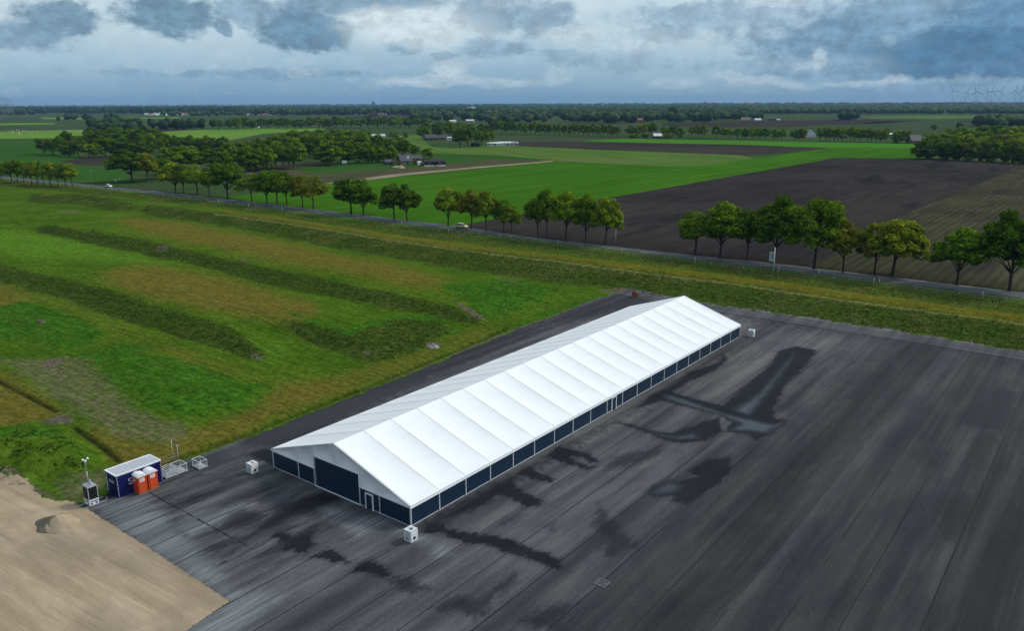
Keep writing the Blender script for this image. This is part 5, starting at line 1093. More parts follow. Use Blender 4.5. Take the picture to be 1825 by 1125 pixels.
def trunk_mb(seed, zb, zt, R, thick=.30, cen=None):
    rg = random.Random(seed); mb = MB(); lx_, ly_ = rg.uniform(-.3, .3), rg.uniform(-.3, .3)
    fork = Vector((lx_, ly_, zb * rg.uniform(.85, 1.05)))
    mb.tube([(0, 0, -.25), (0, 0, .15), (lx_ * .3, ly_ * .3, fork.z * .35), fork, (lx_ * 1.3, ly_ * 1.3, zb + (zt - zb) * .4), (lx_ * 1.2, ly_, zb + (zt - zb) * .8)], [thick * 1.5, thick * 1.08, thick * .86, thick * .72, thick * .42, thick * .1], 9)
    for i in range(7):
        t_ = 6.283 * i / 7 + rg.uniform(-.4, .4); e = R * rg.uniform(.5, .85); z_ = zb + (zt - zb) * rg.uniform(.12, .55); f0 = fork + Vector((0, 0, rg.uniform(-.5, 1.2)))
        mb.tube([f0, f0.lerp(Vector((math.cos(t_) * e, math.sin(t_) * e, z_)), .5) + Vector((0, 0, .5)), (math.cos(t_) * e, math.sin(t_) * e, z_ + .4)], [thick * .42, thick * .25, thick * .06], 6)
    return mb
NEARV = []
for i, kw in enumerate([dict(), dict(R=5.2, nclump=66), dict(R=4.4, zb=2.5, nclump=50), dict(R=5.0, zt=12, zb=2.9, nclump=58), dict(R=4.2, nclump=46, nleaf=120), dict(R=5.3, zb=3.3, nclump=42, nleaf=100), dict(R=4.8, zb=2.3, nclump=72)]):
    k_ = dict(R=4.8, zb=2.7, zt=12., nclump=58, nleaf=150, leaf=.33); k_.update(kw)
    V, Q, tn, cen = crown_arrays(40 + i, **k_); me = np_mesh('crown_%s' % 'abcdefg'[i], V, Q, {'tone': tn}); me.materials.append(M['leaf'])
    tm = trunk_mb(60 + i, k_['zb'] + .6, 12., k_['R']).mesh('trunk'); tm.materials.append(M['bark']); NEARV.append((me, tm, k_['R']))
def single(seed, R, zb, nclump, nleaf, leaf, low):
    V, Q, tn, cen = crown_arrays(seed, R, zb, 12., nclump, nleaf, leaf, low); mb = trunk_mb(seed, max(zb, 1.6), 12., R)
    tv = np.array(mb.v); tq = [f if len(f) == 4 else None for f in mb.f]; tq = np.array([f for f in tq if f]) + len(V)
    me = np_mesh('tree', np.concatenate([V, tv]), np.concatenate([Q, tq]), {'tone': np.concatenate([tn, np.zeros(len(tv))])})
    me.materials.append(M['leaf']); me.materials.append(M['bark']); me.polygons.foreach_set('material_index', np.r_[np.zeros(len(Q), int), np.ones(len(tq), int)].astype(np.int32)); me.update(); return me, R
MIDV = [single(100, 4.9, 1.9, 36, 50, .52, .1), single(101, 5.3, 1.6, 40, 48, .54, .15), single(102, 4.4, 2.2, 32, 50, .52, .1), single(103, 5.0, 1.2, 38, 50, .54, .2), single(104, 5.4, 2.2, 38, 50, .52, .1)]
WOODV = [single(140, 5.2, .7, 46, 48, .54, .35), single(141, 5.6, .6, 48, 48, .56, .4), single(142, 4.8, .8, 42, 50, .54, .35), single(143, 5.2, .5, 46, 48, .55, .4)]
BUSHV = [single(120, 5.0, .2, 36, 42, .58, .6), single(121, 5.6, .2, 38, 40, .6, .6), single(122, 4.6, .2, 32, 42, .58, .6)]
TC = {'d': (0.0784, 0.1546, 0.01), 'm': (0.1254, 0.2184, 0.012), 'l': (0.1792, 0.2744, 0.016), 'o': (0.1848, 0.2072, 0.018), 'y': (0.1848, 0.2486, 0.016), 'b': (0.1344, 0.1501, 0.026)}
def vary(c, a_=.12): k = random.uniform(1 - a_, 1 + a_); return tuple(q * k * random.uniform(.95, 1.05) for q in c) + (1.,)
cnt = [0]
def near_tree(x, y, w, top, ck, label, v=None, group='trees lining the road'):
    p_ = gp(x, y); mp = m_per_px(p_); v = cnt[0] % 7 if v is None else v; cnt[0] += 1; cm, tm, R = NEARV[v]
    o = thing('roadside_tree', label, 'tree', p_, random.uniform(0, 6.28), group); h = (y - top) * mp * 1.045
    sx = w * mp / 2 / (R * .98); o.scale = (sx, sx, h / 12.35)
    c_ = link('crown', cm, None, o); c_.color = vary(TC[ck], .06); t_ = link('trunk', tm, None, o); return o
ROW = 'of the eleven on the near side of the road'
for i, (x, y, w, top, ck) in enumerate([(2.5, 322, 26, 288, 'm'), (21, 325.5, 27, 284, 'm'), (31.5, 326, 24, 285, 'm'), (43, 326, 24, 286, 'm'), (57, 329.5, 24, 290, 'y'), (68, 330, 27, 288, 'y'), (77.5, 330, 22, 290, 'm'), (91, 332.5, 29, 289, 'y'), (104, 333, 25, 290, 'y'), (117, 333.5, 24, 292, 'm'), (129.5, 334, 27, 292, 'y')]):
    near_tree(x, y, w, top, ck, ['leftmost tree', 'second tree from the left', 'third tree from the left', 'fourth tree from the left', 'fifth tree from the left', 'middle tree', 'fifth tree from the right', 'fourth tree from the right', 'third tree from the right', 'second tree from the right', 'rightmost tree'][i] + ' ' + ROW)
NT_ = [(236, 324, 62, 270, 'd', 'big round dark tree just behind the road bend and the white car', 6), (263, 324, 42, 274, 'o', 'orange-tinged tree touching the big dark one by the road bend', 3),
 (287, 319, 40, 279, 'd', 'shaded tree behind the stone marker, right of the orange-tinged one'), (328, 311, 72, 259, 'm', 'very wide tall tree rising behind the roadside row right of the bend', 1), (378, 310, 66, 262, 'd', 'wide dark tree standing second behind the roadside row, right of the very wide one', 6),
 (313, 344, 50, 290, 'y', 'yellow-green tree, first along the road right of the bend', 0), (328, 345, 36, 294, 'm', 'slim tree squeezed between two yellow-green ones along the road near the bend', 4), (352, 348, 50, 294, 'y', 'yellow-green spreading tree left of a slim one and the big dark tree near the bend', 5),
 (374, 351, 32, 299, 'm', 'small green tree tucked against the left side of the big dark roadside tree', 2), (407, 355, 58, 286, 'd', 'big dark dense tree right at the road, left of a thin pale one', 6), (449, 359.5, 46, 310, 'l', 'thin pale tree with open branches beside the road, left of the six-tree clump', 5),
 (476, 362.5, 44, 305, 'm', 'leftmost tree of the clump left of the twin dark trees', 0), (494.5, 364.5, 52, 302, 'm', 'tallest, widest tree in the clump left of the twin dark trees', 1), (512, 367, 40, 306, 'm', 'green tree in the same clump just left of the two orange-brown trees', 2),
 (540, 370.5, 40, 314, 'o', 'narrower of two orange-brown trees at the roadside', 4), (559, 373, 52, 315, 'o', 'wider orange-brown tree ending the clump on its right', 5), (626, 381.5, 66, 316, 'd', 'taller left one of the twin dark trees in front of the green crop', 1), (648, 383.5, 50, 327, 'd', 'shorter right one of the twin dark trees in front of the green crop', 0),
 (703, 391, 54, 328, 'd', 'left one of the second dark pair, left of the yellow car', 3), (726, 394, 50, 333, 'd', 'right one of the second dark pair, with an ivy-thick trunk', 6), (799, 403.5, 48, 334, 'l', 'light yellow-green tree directly left of the yellow car', 0), (840, 408, 44, 338, 'o', 'brownish-green tree directly right of the yellow car', 2),
 (866.5, 411, 44, 341, 'y', 'green tree between the brownish one and the small dark one', 4), (897.5, 414, 44, 356, 'd', 'small dark spreading tree with a crooked trunk', 5), (912, 416, 40, 369, 'y', 'low pale tree leaning under the small dark one', 5),
 (959.5, 422, 46, 344, 'm', 'leftmost tree of the five-tree clump near the short lamp post', 2), (975, 423, 42, 339, 'm', 'second tree from the left in the five-tree clump near the short lamp post', 4), (1009, 428, 66, 339, 'l', 'big bright green middle tree of the five-tree clump', 1), (1044, 432, 52, 347, 'm', 'fourth tree of the five-tree clump, right of the big bright one', 0), (1079, 436, 60, 353, 'y', 'rightmost tree of the five-tree clump, beside the short lamp post', 3),
 (1239, 454, 76, 378, 'm', 'low wide leftmost tree of the large right-hand clump', 5), (1284, 459, 86, 361, 'm', 'second tree from the left in the large right-hand clump', 0), (1331, 463, 56, 376, 'd', 'slender shaded tree left of the tall dark one behind the pole sign', 4), (1379, 470, 92, 354, 'd', 'tall dense dark tree directly behind the white pole sign', 6), (1451, 479, 104, 350, 'm', 'tallest and broadest tree, just right of the white pole sign', 1),
 (1502.5, 485, 58, 394, 'o', 'small brownish tree at the foot of the tallest one, right of the pole sign', 2), (1558, 490, 56, 398, 'y', 'smaller left one of the two yellowish trees by the marker posts', 4), (1590, 493, 106, 392, 'y', 'broad yellowish tree with a sweeping crown, in front of the striped field', 3), (1705.5, 508, 88, 406, 'm', 'flat-topped tree standing alone between the yellowish pair and the edge tree', 0), (1799, 519, 104, 384, 'd', 'large dark tree cut by the right edge of the photo', 6)]
for q in NT_: near_tree(*q)

mc = [0]
def mid_tree(x, y, hpx, wpx, ck, label, group, pool=None):
    p_ = G(x, y); mp = m_per_px(p_); pool = pool or (WOODV if group in (g1, g2) and random.random() < .62 else MIDV); wpx *= 1.22 if group in (g1, g2, g8) else 1.08; me, R = random.choice(pool)
    o = link('tree', me, None, None, p_, random.uniform(0, 6.28)); sx = wpx * mp / 2 / (R * 1.05); o.scale = (sx, sx * random.uniform(.9, 1.1), hpx * mp * 1.03 / 12.2); o.color = vary(TC[ck], .15)
    return tag(o, label, 'tree', group)
def tree_row(pts, n_, h, w, cks, label, group, jx_=2., jy_=1., pool=None):
    L = [Vector(p) for p in pts]; tot = sum((b_ - a_).length for a_, b_ in zip(L[:-1], L[1:]))
    for i in range(n_):
        s_ = tot * i / max(1, n_ - 1)
        for a_, b_ in zip(L[:-1], L[1:]):
            if s_ <= (b_ - a_).length + 1e-6: p_ = a_.lerp(b_, s_ / (b_ - a_).length); break
            s_ -= (b_ - a_).length
        mid_tree(p_.x + random.uniform(-jx_, jx_), p_.y + random.uniform(-jy_, jy_), h * random.uniform(.85, 1.12), w * random.uniform(.85, 1.2), random.choice(cks), label, group, pool)
g8 = 'trees of the dense wood at the right edge'
g2 = 'trees of the wood left of the farmhouse'
g1 = 'trees of the wood on the left beyond the road'; l1 = 'dark leafy tree of the small wood left of the ploughed patch'
tree_row([(78, 275), (150, 281), (235, 278), (283, 273)], 14, 31, 24, 'ddm', l1, g1); tree_row([(120, 268), (285, 263)], 10, 33, 26, 'dmd', l1, g1); tree_row([(165, 260), (275, 254)], 7, 30, 28, 'mdd', l1, g1); tree_row([(165, 248), (240, 246)], 4, 22, 26, 'd', l1, g1)
g2 = 'trees of the wood left of the farmhouse'; l2 = 'full green tree of the big wood left of the farmhouse'
for x, y, h, w in [(440, 305.6, 44, 40), (451, 303, 40, 28), (464, 303.6, 40, 26), (476, 303.6, 42, 28), (493, 300.5, 40, 32), (505, 299.5, 36, 22), (515, 299, 36, 20), (523, 301, 48, 42), (579.5, 294, 34, 24), (586.6, 294.8, 42, 46), (602, 291, 36, 26), (617, 291, 42, 30), (634, 291, 40, 32), (650, 291, 40, 28), (664, 290, 36, 28), (678, 290, 34, 26), (694, 289, 30, 26)]: mid_tree(x, y, h, w, random.choice('mdm'), l2, g2)
tree_row([(296, 266), (400, 268)], 8, 27, 20, 'dm', l2, g2); tree_row([(408, 287), (560, 278)], 10, 36, 32, 'dmm', l2, g2); tree_row([(490, 268), (640, 262)], 9, 32, 30, 'mml', l2, g2); tree_row([(590, 282), (715, 277)], 10, 34, 28, 'dmd', l2, g2); tree_row([(520, 256), (640, 251)], 6, 22, 26, 'dm', l2, g2)
mid_tree(708, 272, 30, 24, 'm', l2, g2); mid_tree(720, 280, 30, 26, 'd', l2, g2)
mid_tree(738, 278, 19, 26, 'd', 'dark round tree behind the farmhouse roof', 'trees at the farmhouse'); mid_tree(764.5, 283.5, 21, 25, 'm', 'lone round tree right of the farmhouse, behind the black barn', 'trees at the farmhouse'); mid_tree(723, 250, 14, 8, 'd', 'slim pointed tree right of the white shed', None)
mid_tree(700, 251, 16, 24, 'm', 'loose tree in front of the white shed', None); mid_tree(652, 250, 20, 20, 'd', 'dark tree left of the white shed', None)
g3 = 'trees at the farm with white sheds'
for x, y, h, w, lab in [(756.5, 248.5, 25, 26, 'leftmost tree at the farm with white sheds'), (780, 246, 24, 22, 'tree behind the dark barn of the farm with white sheds'), (801, 245, 28, 24, 'tall tree behind the farm with white sheds'), (820, 262.5, 33, 32, 'big dark tree at the left of the farm clump'), (833, 262, 34, 24, 'dark slender tree in the farm clump'), (858, 261, 34, 32, 'broad lighter tree in the farm clump'), (870, 259.5, 32, 24, 'rightmost tree of the farm clump, beside the white sheds')]: mid_tree(x, y, h, w, 'd' if 'dark' in lab else 'm', lab, g3)
g4 = 'trees of the long straight avenue'; l4 = 'round tree in the long straight avenue beyond the brown field'
for i in range(25): mid_tree(894 + i * 8.6 + random.uniform(-1, 1), 238.6 + i * .235, random.uniform(19, 25), random.uniform(10, 14), random.choice('mmd'), l4, g4)
for i in range(7): mid_tree(760 + i * 20, 236 + i * .4, random.uniform(17, 23), random.uniform(18, 24), random.choice('mdm'), 'tree of the leafy belt left of the long avenue', 'trees left of the long avenue')
l5 = 'bushy tree around the white-roofed cottage beyond the green crop'
for x, y, h, w in [(1122, 244.5, 22, 18), (1133, 245, 18, 18), (1146, 243, 24, 22), (1160, 242, 24, 22), (1185, 245, 20, 20), (1199, 245, 22, 18), (1212, 245, 18, 16), (1128, 246, 9, 18), (1150, 246, 9, 16), (1190, 247, 11, 20)]: mid_tree(x, y, h, w, random.choice('mdo'), l5, 'trees around the white-roofed cottage', BUSHV if h < 20 else None)
l6 = 'spaced roadside tree between the cottage and the pale gabled house'
for x, y in [(1232, 245.6), (1244, 246), (1254, 246.5), (1277, 247), (1288.5, 247.5), (1301, 247.8), (1314, 248.3), (1328, 248), (1341, 248.6), (1352, 248.5), (1363, 249), (1380, 250), (1393, 250.5), (1417, 250.5), (1425, 250.3), (1431, 250.5)]: mid_tree(x, y, random.uniform(20, 26), random.uniform(12, 18), random.choice('mmldo'), l6, 'spaced trees beyond the green crop')
l7 = 'tree of the row right of the pale gabled house'
for x in (1461, 1472, 1478, 1487, 1493, 1501, 1516, 1523, 1533, 1546, 1553, 1562, 1569, 1579, 1596, 1606, 1614): mid_tree(x, 251.5 + (x - 1461) * .02, random.uniform(22, 28), random.uniform(13, 20), random.choice('mmdly'), l7, 'trees right of the pale gabled house')
mid_tree(1600, 255, 16, 22, 'd', 'dark bush beside the dark-roofed house near the right-hand wood', None, BUSHV); mid_tree(1664, 231, 9, 11, 'd', 'lone dark round tree far beyond the right-hand wood', None, BUSHV)
g8 = 'trees of the dense wood at the right edge'; l8 = 'bushy tree in the dense wood at the right edge'
tree_row([(1636, 282), (1700, 285), (1840, 292)], 17, 34, 26, 'dbmdd', l8, g8, 3, .6, BUSHV); tree_row([(1650, 275), (1860, 282)], 14, 36, 28, 'mybm', l8, g8, 4, 1, BUSHV); tree_row([(1660, 267), (1880, 272)], 13, 34, 28, 'mymo', l8, g8, 4, 1, BUSHV); tree_row([(1690, 259), (1890, 262)], 11, 32, 28, 'mdym', l8, g8, 4, 1, BUSHV); tree_row([(1745, 250), (1900, 252)], 8, 28, 28, 'dmd', l8, g8, 4, 1, BUSHV)
l9 = 'tree in the leafy belt behind the lime-green meadow'
tree_row([(392, 231), (560, 228), (760, 228)], 26, 20, 22, 'ddm', l9, 'trees behind the lime-green meadow', 3, 1.2)

# everything leafy beyond that, too many and too small to count: one mass
DV, DQ, DT, DO = [], [], [], 0
ico = bmesh.new(); bmesh.ops.create_icosphere(ico, subdivisions=2, radius=1.0); ico.verts.index_update(); IV = np.array([v.co[:] for v in ico.verts]); IF = np.array([[v.index for v in f.verts] for f in ico.faces]); ico.free()
def woods(n_, x0, x1, y0, y1, h0, h1, tone, wide=1., power=1., line=None, spiky=.0):
    """a stretch of wood with its trees standing on the ground that shows between these pixels"""
    global DO
    for _ in range(n_):
        u = random.random(); x = x0 + (x1 - x0) * u; y = y0 + (y1 - y0) * random.random() ** power
        if line: y += (line - 0) * u
        p_ = G(x, y); h = random.uniform(h0, h1); r_ = h * random.uniform(.42, .7) * wide; sp = random.random() < spiky
        v = IV * (1 + RNG.normal(0, .16, (len(IV), 1))); zz = (v[:, 2] + 1) / 2
        k = (1.15 - zz) if sp else np.ones(len(zz)); V = np.stack([p_.x + v[:, 0] * r_ * k, p_.y + v[:, 1] * r_ * k, h * (.12 + .88 * zz) * (1.12 if sp else 1)], -1)
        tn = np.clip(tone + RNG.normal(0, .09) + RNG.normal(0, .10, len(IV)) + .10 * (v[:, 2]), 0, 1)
        DV.append(V); DT.append(tn); DQ.append(IF + DO); DO += len(IV)
woods(9, 118, 215, 213, 215, 15, 19, .22); woods(1, 104, 106, 216, 217, 13, 14, .2, .7); woods(18, 163, 250, 226, 229, 14, 18, .24, .9); woods(12, 180, 248, 234, 237, 12, 15, .24, .9); woods(26, 270, 382, 228, 231, 13, 17, .24, .8)
woods(14, 735, 765, 211, 214, 14, 18, .26); woods(5, 768, 790, 213, 216, 13, 16, .28); woods(3, 797, 803, 216, 217, 15, 17, .2); woods(10, 828, 862, 213, 216, 15, 18, .25); woods(16, 860, 905, 214, 224, 14, 18, .3)
woods(30, 905, 1040, 213, 219, 12, 18, .3); woods(26, 1042, 1128, 217, 220, 17, 22, .27); woods(22, 1190, 1262, 214, 219, 14, 20, .26); woods(2, 1199, 1202, 211, 212, 27, 30, .2, .6); woods(26, 1268, 1358, 210, 214, 13, 19, .3); woods(7, 1498, 1526, 213, 215.5, 15, 19, .22); woods(14, 1740, 1780, 219, 226, 15, 18, .24); woods(2, 1707, 1710, 231, 232, 9, 11, .22, .7)
woods(16, 1780, 1900, 222, 228, 14, 17, .28); woods(24, 1120, 1190, 212, 217, 14, 18, .26); woods(50, 740, 900, 206, 209, 12, 18, .3); woods(60, 290, 440, 203, 207, 11, 16, .32)
woods(1500, -220, 432, 189.2, 202, 19, 27, .12, .8, .8, 2.5, .35); woods(260, -220, 60, 189, 206, 14, 22, .26, 1.2)
woods(1500, 428, 905, 189, 206, 15, 24, .20, .9, 1.1, 0, .15); woods(1900, 880, 1345, 188.5, 208.5, 13, 22, .27, 1, 1.1, -1.5); woods(500, 1000, 1345, 203, 211, 12, 17, .27, 1, 1, -2)
woods(2300, 1325, 1960, 187.5, 203, 12, 20, .36, 1.0, .9, -.8); woods(420, 1325, 1960, 199, 203.5, 12, 17, .33, 1, 1, -.5)
woods(900, -300, 2100, 186.8, 189.2, 18, 30, .2, 2.6, 1, -1.0)
x, n = mat('distant_leaves'); t = n.attr('tone')
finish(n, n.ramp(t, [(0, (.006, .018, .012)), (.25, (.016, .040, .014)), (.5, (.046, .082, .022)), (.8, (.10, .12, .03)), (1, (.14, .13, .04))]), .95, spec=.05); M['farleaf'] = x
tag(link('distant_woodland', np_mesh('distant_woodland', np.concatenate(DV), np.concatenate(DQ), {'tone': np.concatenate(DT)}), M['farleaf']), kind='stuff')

# ------------------------------------------------------------------ farms and far buildings
def house(name, label, cat, p_, w, d, hw, hr, rz, mats, win=2, chim=False, group=None, small=False, over=.3):
    """w along the ridge; mats = (wall, roof)"""
    if small:
        mb = MB(); mb.box(-w / 2, -d / 2, -.2, w / 2, d / 2, hw, 0)
        mb.add([(-w / 2, -d / 2, hw), (-w / 2, d / 2, hw), (-w / 2, 0, hr - .05), (w / 2, -d / 2, hw), (w / 2, d / 2, hw), (w / 2, 0, hr - .05)], [(0, 2, 1), (3, 4, 5)], 0)
        ow, od = w / 2 + over, d / 2 + over; e = hw - over * (hr - hw) / (d / 2) + .06
        mb.add([(-ow, -od, e), (ow, -od, e), (ow, 0, hr), (-ow, 0, hr), (-ow, od, e), (ow, od, e)], [(0, 1, 2, 3), (3, 2, 5, 4)], 1)
        for i in range(win): x_ = -w / 2 + (i + .5) * w / win; mb.box(x_ - .55, -d / 2 - .04, 1., x_ + .55, -d / 2 + .02, 2.2, 2)
        return tag(mb.build(name, [mats[0], mats[1], M['glass']], None, p_, rz), label, cat, group)
    o = thing(name, label, cat, p_, rz, group)
    mb = MB(); mb.box(-w / 2, -d / 2, -.2, w / 2, d / 2, hw); mb.add([(-w / 2, -d / 2, hw), (-w / 2, d / 2, hw), (-w / 2, 0, hr - .08), (w / 2, -d / 2, hw), (w / 2, d / 2, hw), (w / 2, 0, hr - .08)], [(0, 2, 1), (3, 4, 5)]); mb.build('wall', mats[0], o)
    ow, od = w / 2 + over, d / 2 + over; e = hw - over * (hr - hw) / (d / 2) + .02; vs = []
    for z_ in (0, .16): vs += [(-ow, -od, e + z_), (ow, -od, e + z_), (ow, 0, hr + z_), (-ow, 0, hr + z_), (-ow, od, e + z_), (ow, od, e + z_)]
    rf = MB().add(vs, [(0, 3, 2, 1), (3, 4, 5, 2), (6, 7, 8, 9), (9, 8, 11, 10), (0, 1, 7, 6), (5, 4, 10, 11), (1, 2, 8, 7), (2, 5, 11, 8), (4, 3, 9, 10), (3, 0, 6, 9)]).build('roof', mats[1], o)
    if chim: MB().box(-.4, -.4, hr - .6, .4, .4, hr + .9).build('chimney', M['brick'], rf); MB().box(w * .12, -d * .34, hw + (hr - hw) * .34, w * .26, -d * .20, hw + (hr - hw) * .70).build('dormer', M['white'], rf)
    for i in range(win):
        x_ = -w / 2 + (i + .5) * w / win; f_ = MB().box(x_ - .7, -d / 2 - .05, .9, x_ + .7, -d / 2 + .03, 2.25).build('window', M['white'], o); MB().box(x_ - .6, -d / 2 - .07, 1., x_ + .6, -d / 2 - .04, 2.15).build('pane', M['glass'], f_)
    for i in (-1, 1): 
        f_ = MB().box(-w / 2 - .05, i * d * .22 - .6, .9, -w / 2 + .03, i * d * .22 + .6, 2.25).build('window', M['white'], o); MB().box(-w / 2 - .07, i * d * .22 - .5, 1., -w / 2 - .04, i * d * .22 + .5, 2.15).build('pane', M['glass'], f_)
    MB().box(w * .02, -d / 2 - .06, 0, w * .02 + 1., -d / 2 + .03, 2.1).build('door', M['darkwood'], o); return o
house('farmhouse', 'brown farmhouse with a steep grey roof and white dormer', 'house', G(721, 293), 8.2, 7.2, 2.7, 6.4, .55, (M['brick'], M['slate']), 3, True)
house('farm_annex', 'low grey-roofed wing behind the farmhouse, left of the round tree', 'annex', G(741, 288), 7, 5, 2.4, 4.4, .5, (M['brick'], M['slate']), 1)
house('garden_shed', 'small timber shed with a grey roof left of the farmhouse', 'shed', G(692, 293.5), 5, 4, 2., 3.4, .5, (M['darkwood'], M['slate']), 1)
house('black_barn', 'long low black barn with pale boards right of the farmhouse', 'barn', G(774, 293.5), 13.5, 6, 2.2, 3.4, .25, (M['darkwood'], M['darkwood']), 2)
bs_ = MB(); bs_.box(-7, -.1, 0, -.6, .1, .9); bs_.box(.6, -.1, 0, 6.5, .1, .9); tag(bs_.build('board_fence', M['farwhite'], None, G(776, 296.5), .25), 'low pale board fence in front of the long black barn', 'fence')
gh = thing('greenhouse', 'tiny pale greenhouse between farmhouse and black barn', 'greenhouse', G(747, 294), .4); house_ = MB(); house_.box(-1.2, -1., 0, 1.2, 1., 1.7); house_.build('frame', M['white'], gh); MB().add([(-1.3, -1.1, 1.7), (1.3, -1.1, 1.7), (1.3, 0, 2.6), (-1.3, 0, 2.6), (-1.3, 1.1, 1.7), (1.3, 1.1, 1.7)], [(0, 1, 2, 3), (3, 2, 5, 4)]).build('roof', M['roofgrey'], gh)
heap('sand_heap', 'pointed heap of pale sand in front of the farmhouse', 'sand heap', G(715, 299.2), 3.0, 1.9, M['sand'], 5, 20, 7); heap('sand_heap', 'flat heap of pale sand left of the pointed one by the farmhouse', 'sand heap', G(707, 298), 2.6, 1.2, M['sand'], 6, 20, 7, False, 1.3)
for i, (x, y, lab) in enumerate([(733, 291, 'rounded dark hedge at the front of the farmhouse'), (742, 293, 'tall bush beside the tiny greenhouse'), (753, 295, 'low hedge right of the tiny greenhouse')]): mid_tree(x, y, (6, 9, 5)[i], 11, 'd', lab, 'garden bushes of the farmhouse', BUSHV)
tr = thing('trailer', 'small white trailer at the edge of the wood left of the farmhouse', 'trailer', G(613.5, 292.5), .3); MB().box(-1.6, -1, .5, 1.6, 1, 2.4, 0, .15).build('body', M['carwhite'], tr)
for y_ in (-1., 1.): MB().lathe([(0, -.1), (.34, -.1), (.34, .1), (0, .1)], 14, 0, False, Matrix.Translation((0, y_, .34)) @ Matrix.Rotation(math.pi / 2, 4, 'X')).build('wheel', M['tyre'], tr)
house('white_shed', 'large white shed peeping over the trees behind the wood', 'shed', G(674, 249), 15, 10, 4.2, 6.2, .25, (M['farwhite'], M['roofgrey']), 2)
house('white_shed', 'low white shed half hidden by loose trees right of the large white shed', 'shed', G(703, 250), 14, 7, 2.8, 4.0, .2, (M['farwhite'], M['farwhite']), 2)
house('dark_barn', 'dark thatched barn under the trees of the farm with white sheds', 'barn', G(767, 249.5), 13, 10, 2.4, 6, .3, (M['darkwood'], M['slate']), 2); house('dark_barn', 'second dark barn with pale windows under the farm trees', 'barn', G(787, 249), 10, 8, 2.6, 5, .2, (M['brick'], M['slate']), 3)
house('white_annex', 'small white building at the right end of the dark barns', 'building', G(800.5, 250), 4.5, 4, 3, 3.6, .2, (M['farwhite'], M['farwhite']), 1); house('dark_shed', 'dark shed under the rightmost farm trees', 'shed', G(847, 260.5), 8, 5, 2.6, 4, .1, (M['darkwood'], M['darkwood']), 1)
for i, (x, y, w, lab) in enumerate([(880, 259.5, 13, 'leftmost of the three long white sheds beside the farm trees'), (902, 258.7, 15, 'middle one of the three long white sheds beside the farm trees'), (918, 259, 6, 'short glazed right end of the three white sheds')]): house('long_shed', lab, 'shed', G(x, y), w, 6, 2.2, 3.3, .05, (M['farwhite'], M['fargrey'] if i == 2 else M['farwhite']), 4)
house('cottage', 'white-roofed cottage among bushes beyond the green crop', 'house', G(1171, 246), 9.5, 7, 2.6, 5.2, .1, (M['darkwood'], M['farwhite']), 2)
house('gabled_house', 'pale house with a bluish gable beside the tree row', 'house', G(1444, 244), 8, 9, 4, 8.0, 1.5, (M['farwhite'], M['fargrey']), 2); house('dark_roofed_house', 'dark-roofed house in front of the right-hand wood', 'house', G(1629, 255), 11, 9, 2.5, 7.6, .1, (M['brick'], M['slate']), 2)
house('low_stable', 'long pale stable half hidden behind the right-hand tree row', 'stable', G(1512, 243), 20, 8, 2.2, 3.8, .1, (M['palebrick'], M['farwhite']), 3); house('low_stable', 'short pale stable at the right end of the tree row, left of the dark-roofed house', 'stable', G(1580, 243), 14, 8, 2.2, 3.6, .1, (M['palebrick'], M['farwhite']), 3)
for x, y, w, lab, a_, b_ in [(1250, 211.5, 22, 'pale farm house left of the small yellowish wood, far away', 'palebrick', 'palebrick'), (1266, 212, 20, 'low white farm shed right of the pale far-away farm house', 'farwhite', 'fargrey'), (1328, 213.5, 18, 'far white-roofed house in front of the middle woods', 'farwhite', 'redtile'), (1350, 215, 14, 'small white far shed at the edge of the brown field', 'farwhite', 'farwhite'), (1376, 214, 16, 'dark far farm at the edge of the brown field', 'darkwood', 'slate'), (1387, 214, 8, 'tiny white shed right of the dark far farm', 'farwhite', 'farwhite'), (1133, 218.5, 26, 'brown-roofed far farm right of the dark oval wood', 'brick', 'redtile'), (1492, 215, 10, 'red-roofed far house inside a small clump in the fields', 'brick', 'redtile'),
                          (776, 213, 18, 'far white barn in a gap of the tree belt', 'farwhite', 'farwhite'), (764, 218, 16, 'low white roof above the avenue, left of the dark oval tree', 'fargrey', 'farwhite'), (807, 218, 14, 'white far shed right of the dark oval tree', 'farwhite', 'farwhite'), (838, 217.5, 16, 'pale far shed under the dark round trees', 'palebrick', 'farwhite'), (458, 227.8, 9, 'small white-walled house behind the lime-green meadow', 'farwhite', 'slate'), (845, 200.5, 60, 'long pale far hall in front of the middle woods', 'farwhite', 'farwhite'), (994, 198, 40, 'tiny long white far hall right of the pale flats', 'farwhite', 'farwhite')]:
    house('far_house', lab, 'house', G(x, y), w, w * .6, w * .2, w * .36, random.uniform(-.3, .3), (M[a_], M[b_]), 2, small=True)
for i in range(16): house('village_house', 'pale-roofed house at the foot of the far village woods on the right', 'house', G(1663 + i * 6. + random.uniform(-2, 2), 201.6 + random.uniform(-1.6, .6)), random.uniform(13, 20), 10, 4, 9, random.uniform(-.5, .5), (M['palebrick'], M[random.choice(['farwhite', 'roofgrey', 'redtile'])]), 2, small=True, group='houses of the far village on the right')
house('villa', 'large brownish villa left of the far village houses', 'house', G(1626, 201), 26, 16, 8, 17, .2, (M['palebrick'], M['redtile']), 3, small=True)
for i in range(14): house('village_house', 'pale house at the foot of the dark conifer wood on the left', 'house', G(262 + i * 6.5 + random.uniform(-2, 2), 204.8 + random.uniform(-.8, .8)), random.uniform(13, 19), 10, 4, 8.5, random.uniform(-.5, .5), (M['farwhite'], M[random.choice(['fargrey', 'redtile', 'farwhite'])]), 2, small=True, group='houses below the conifer wood on the left')
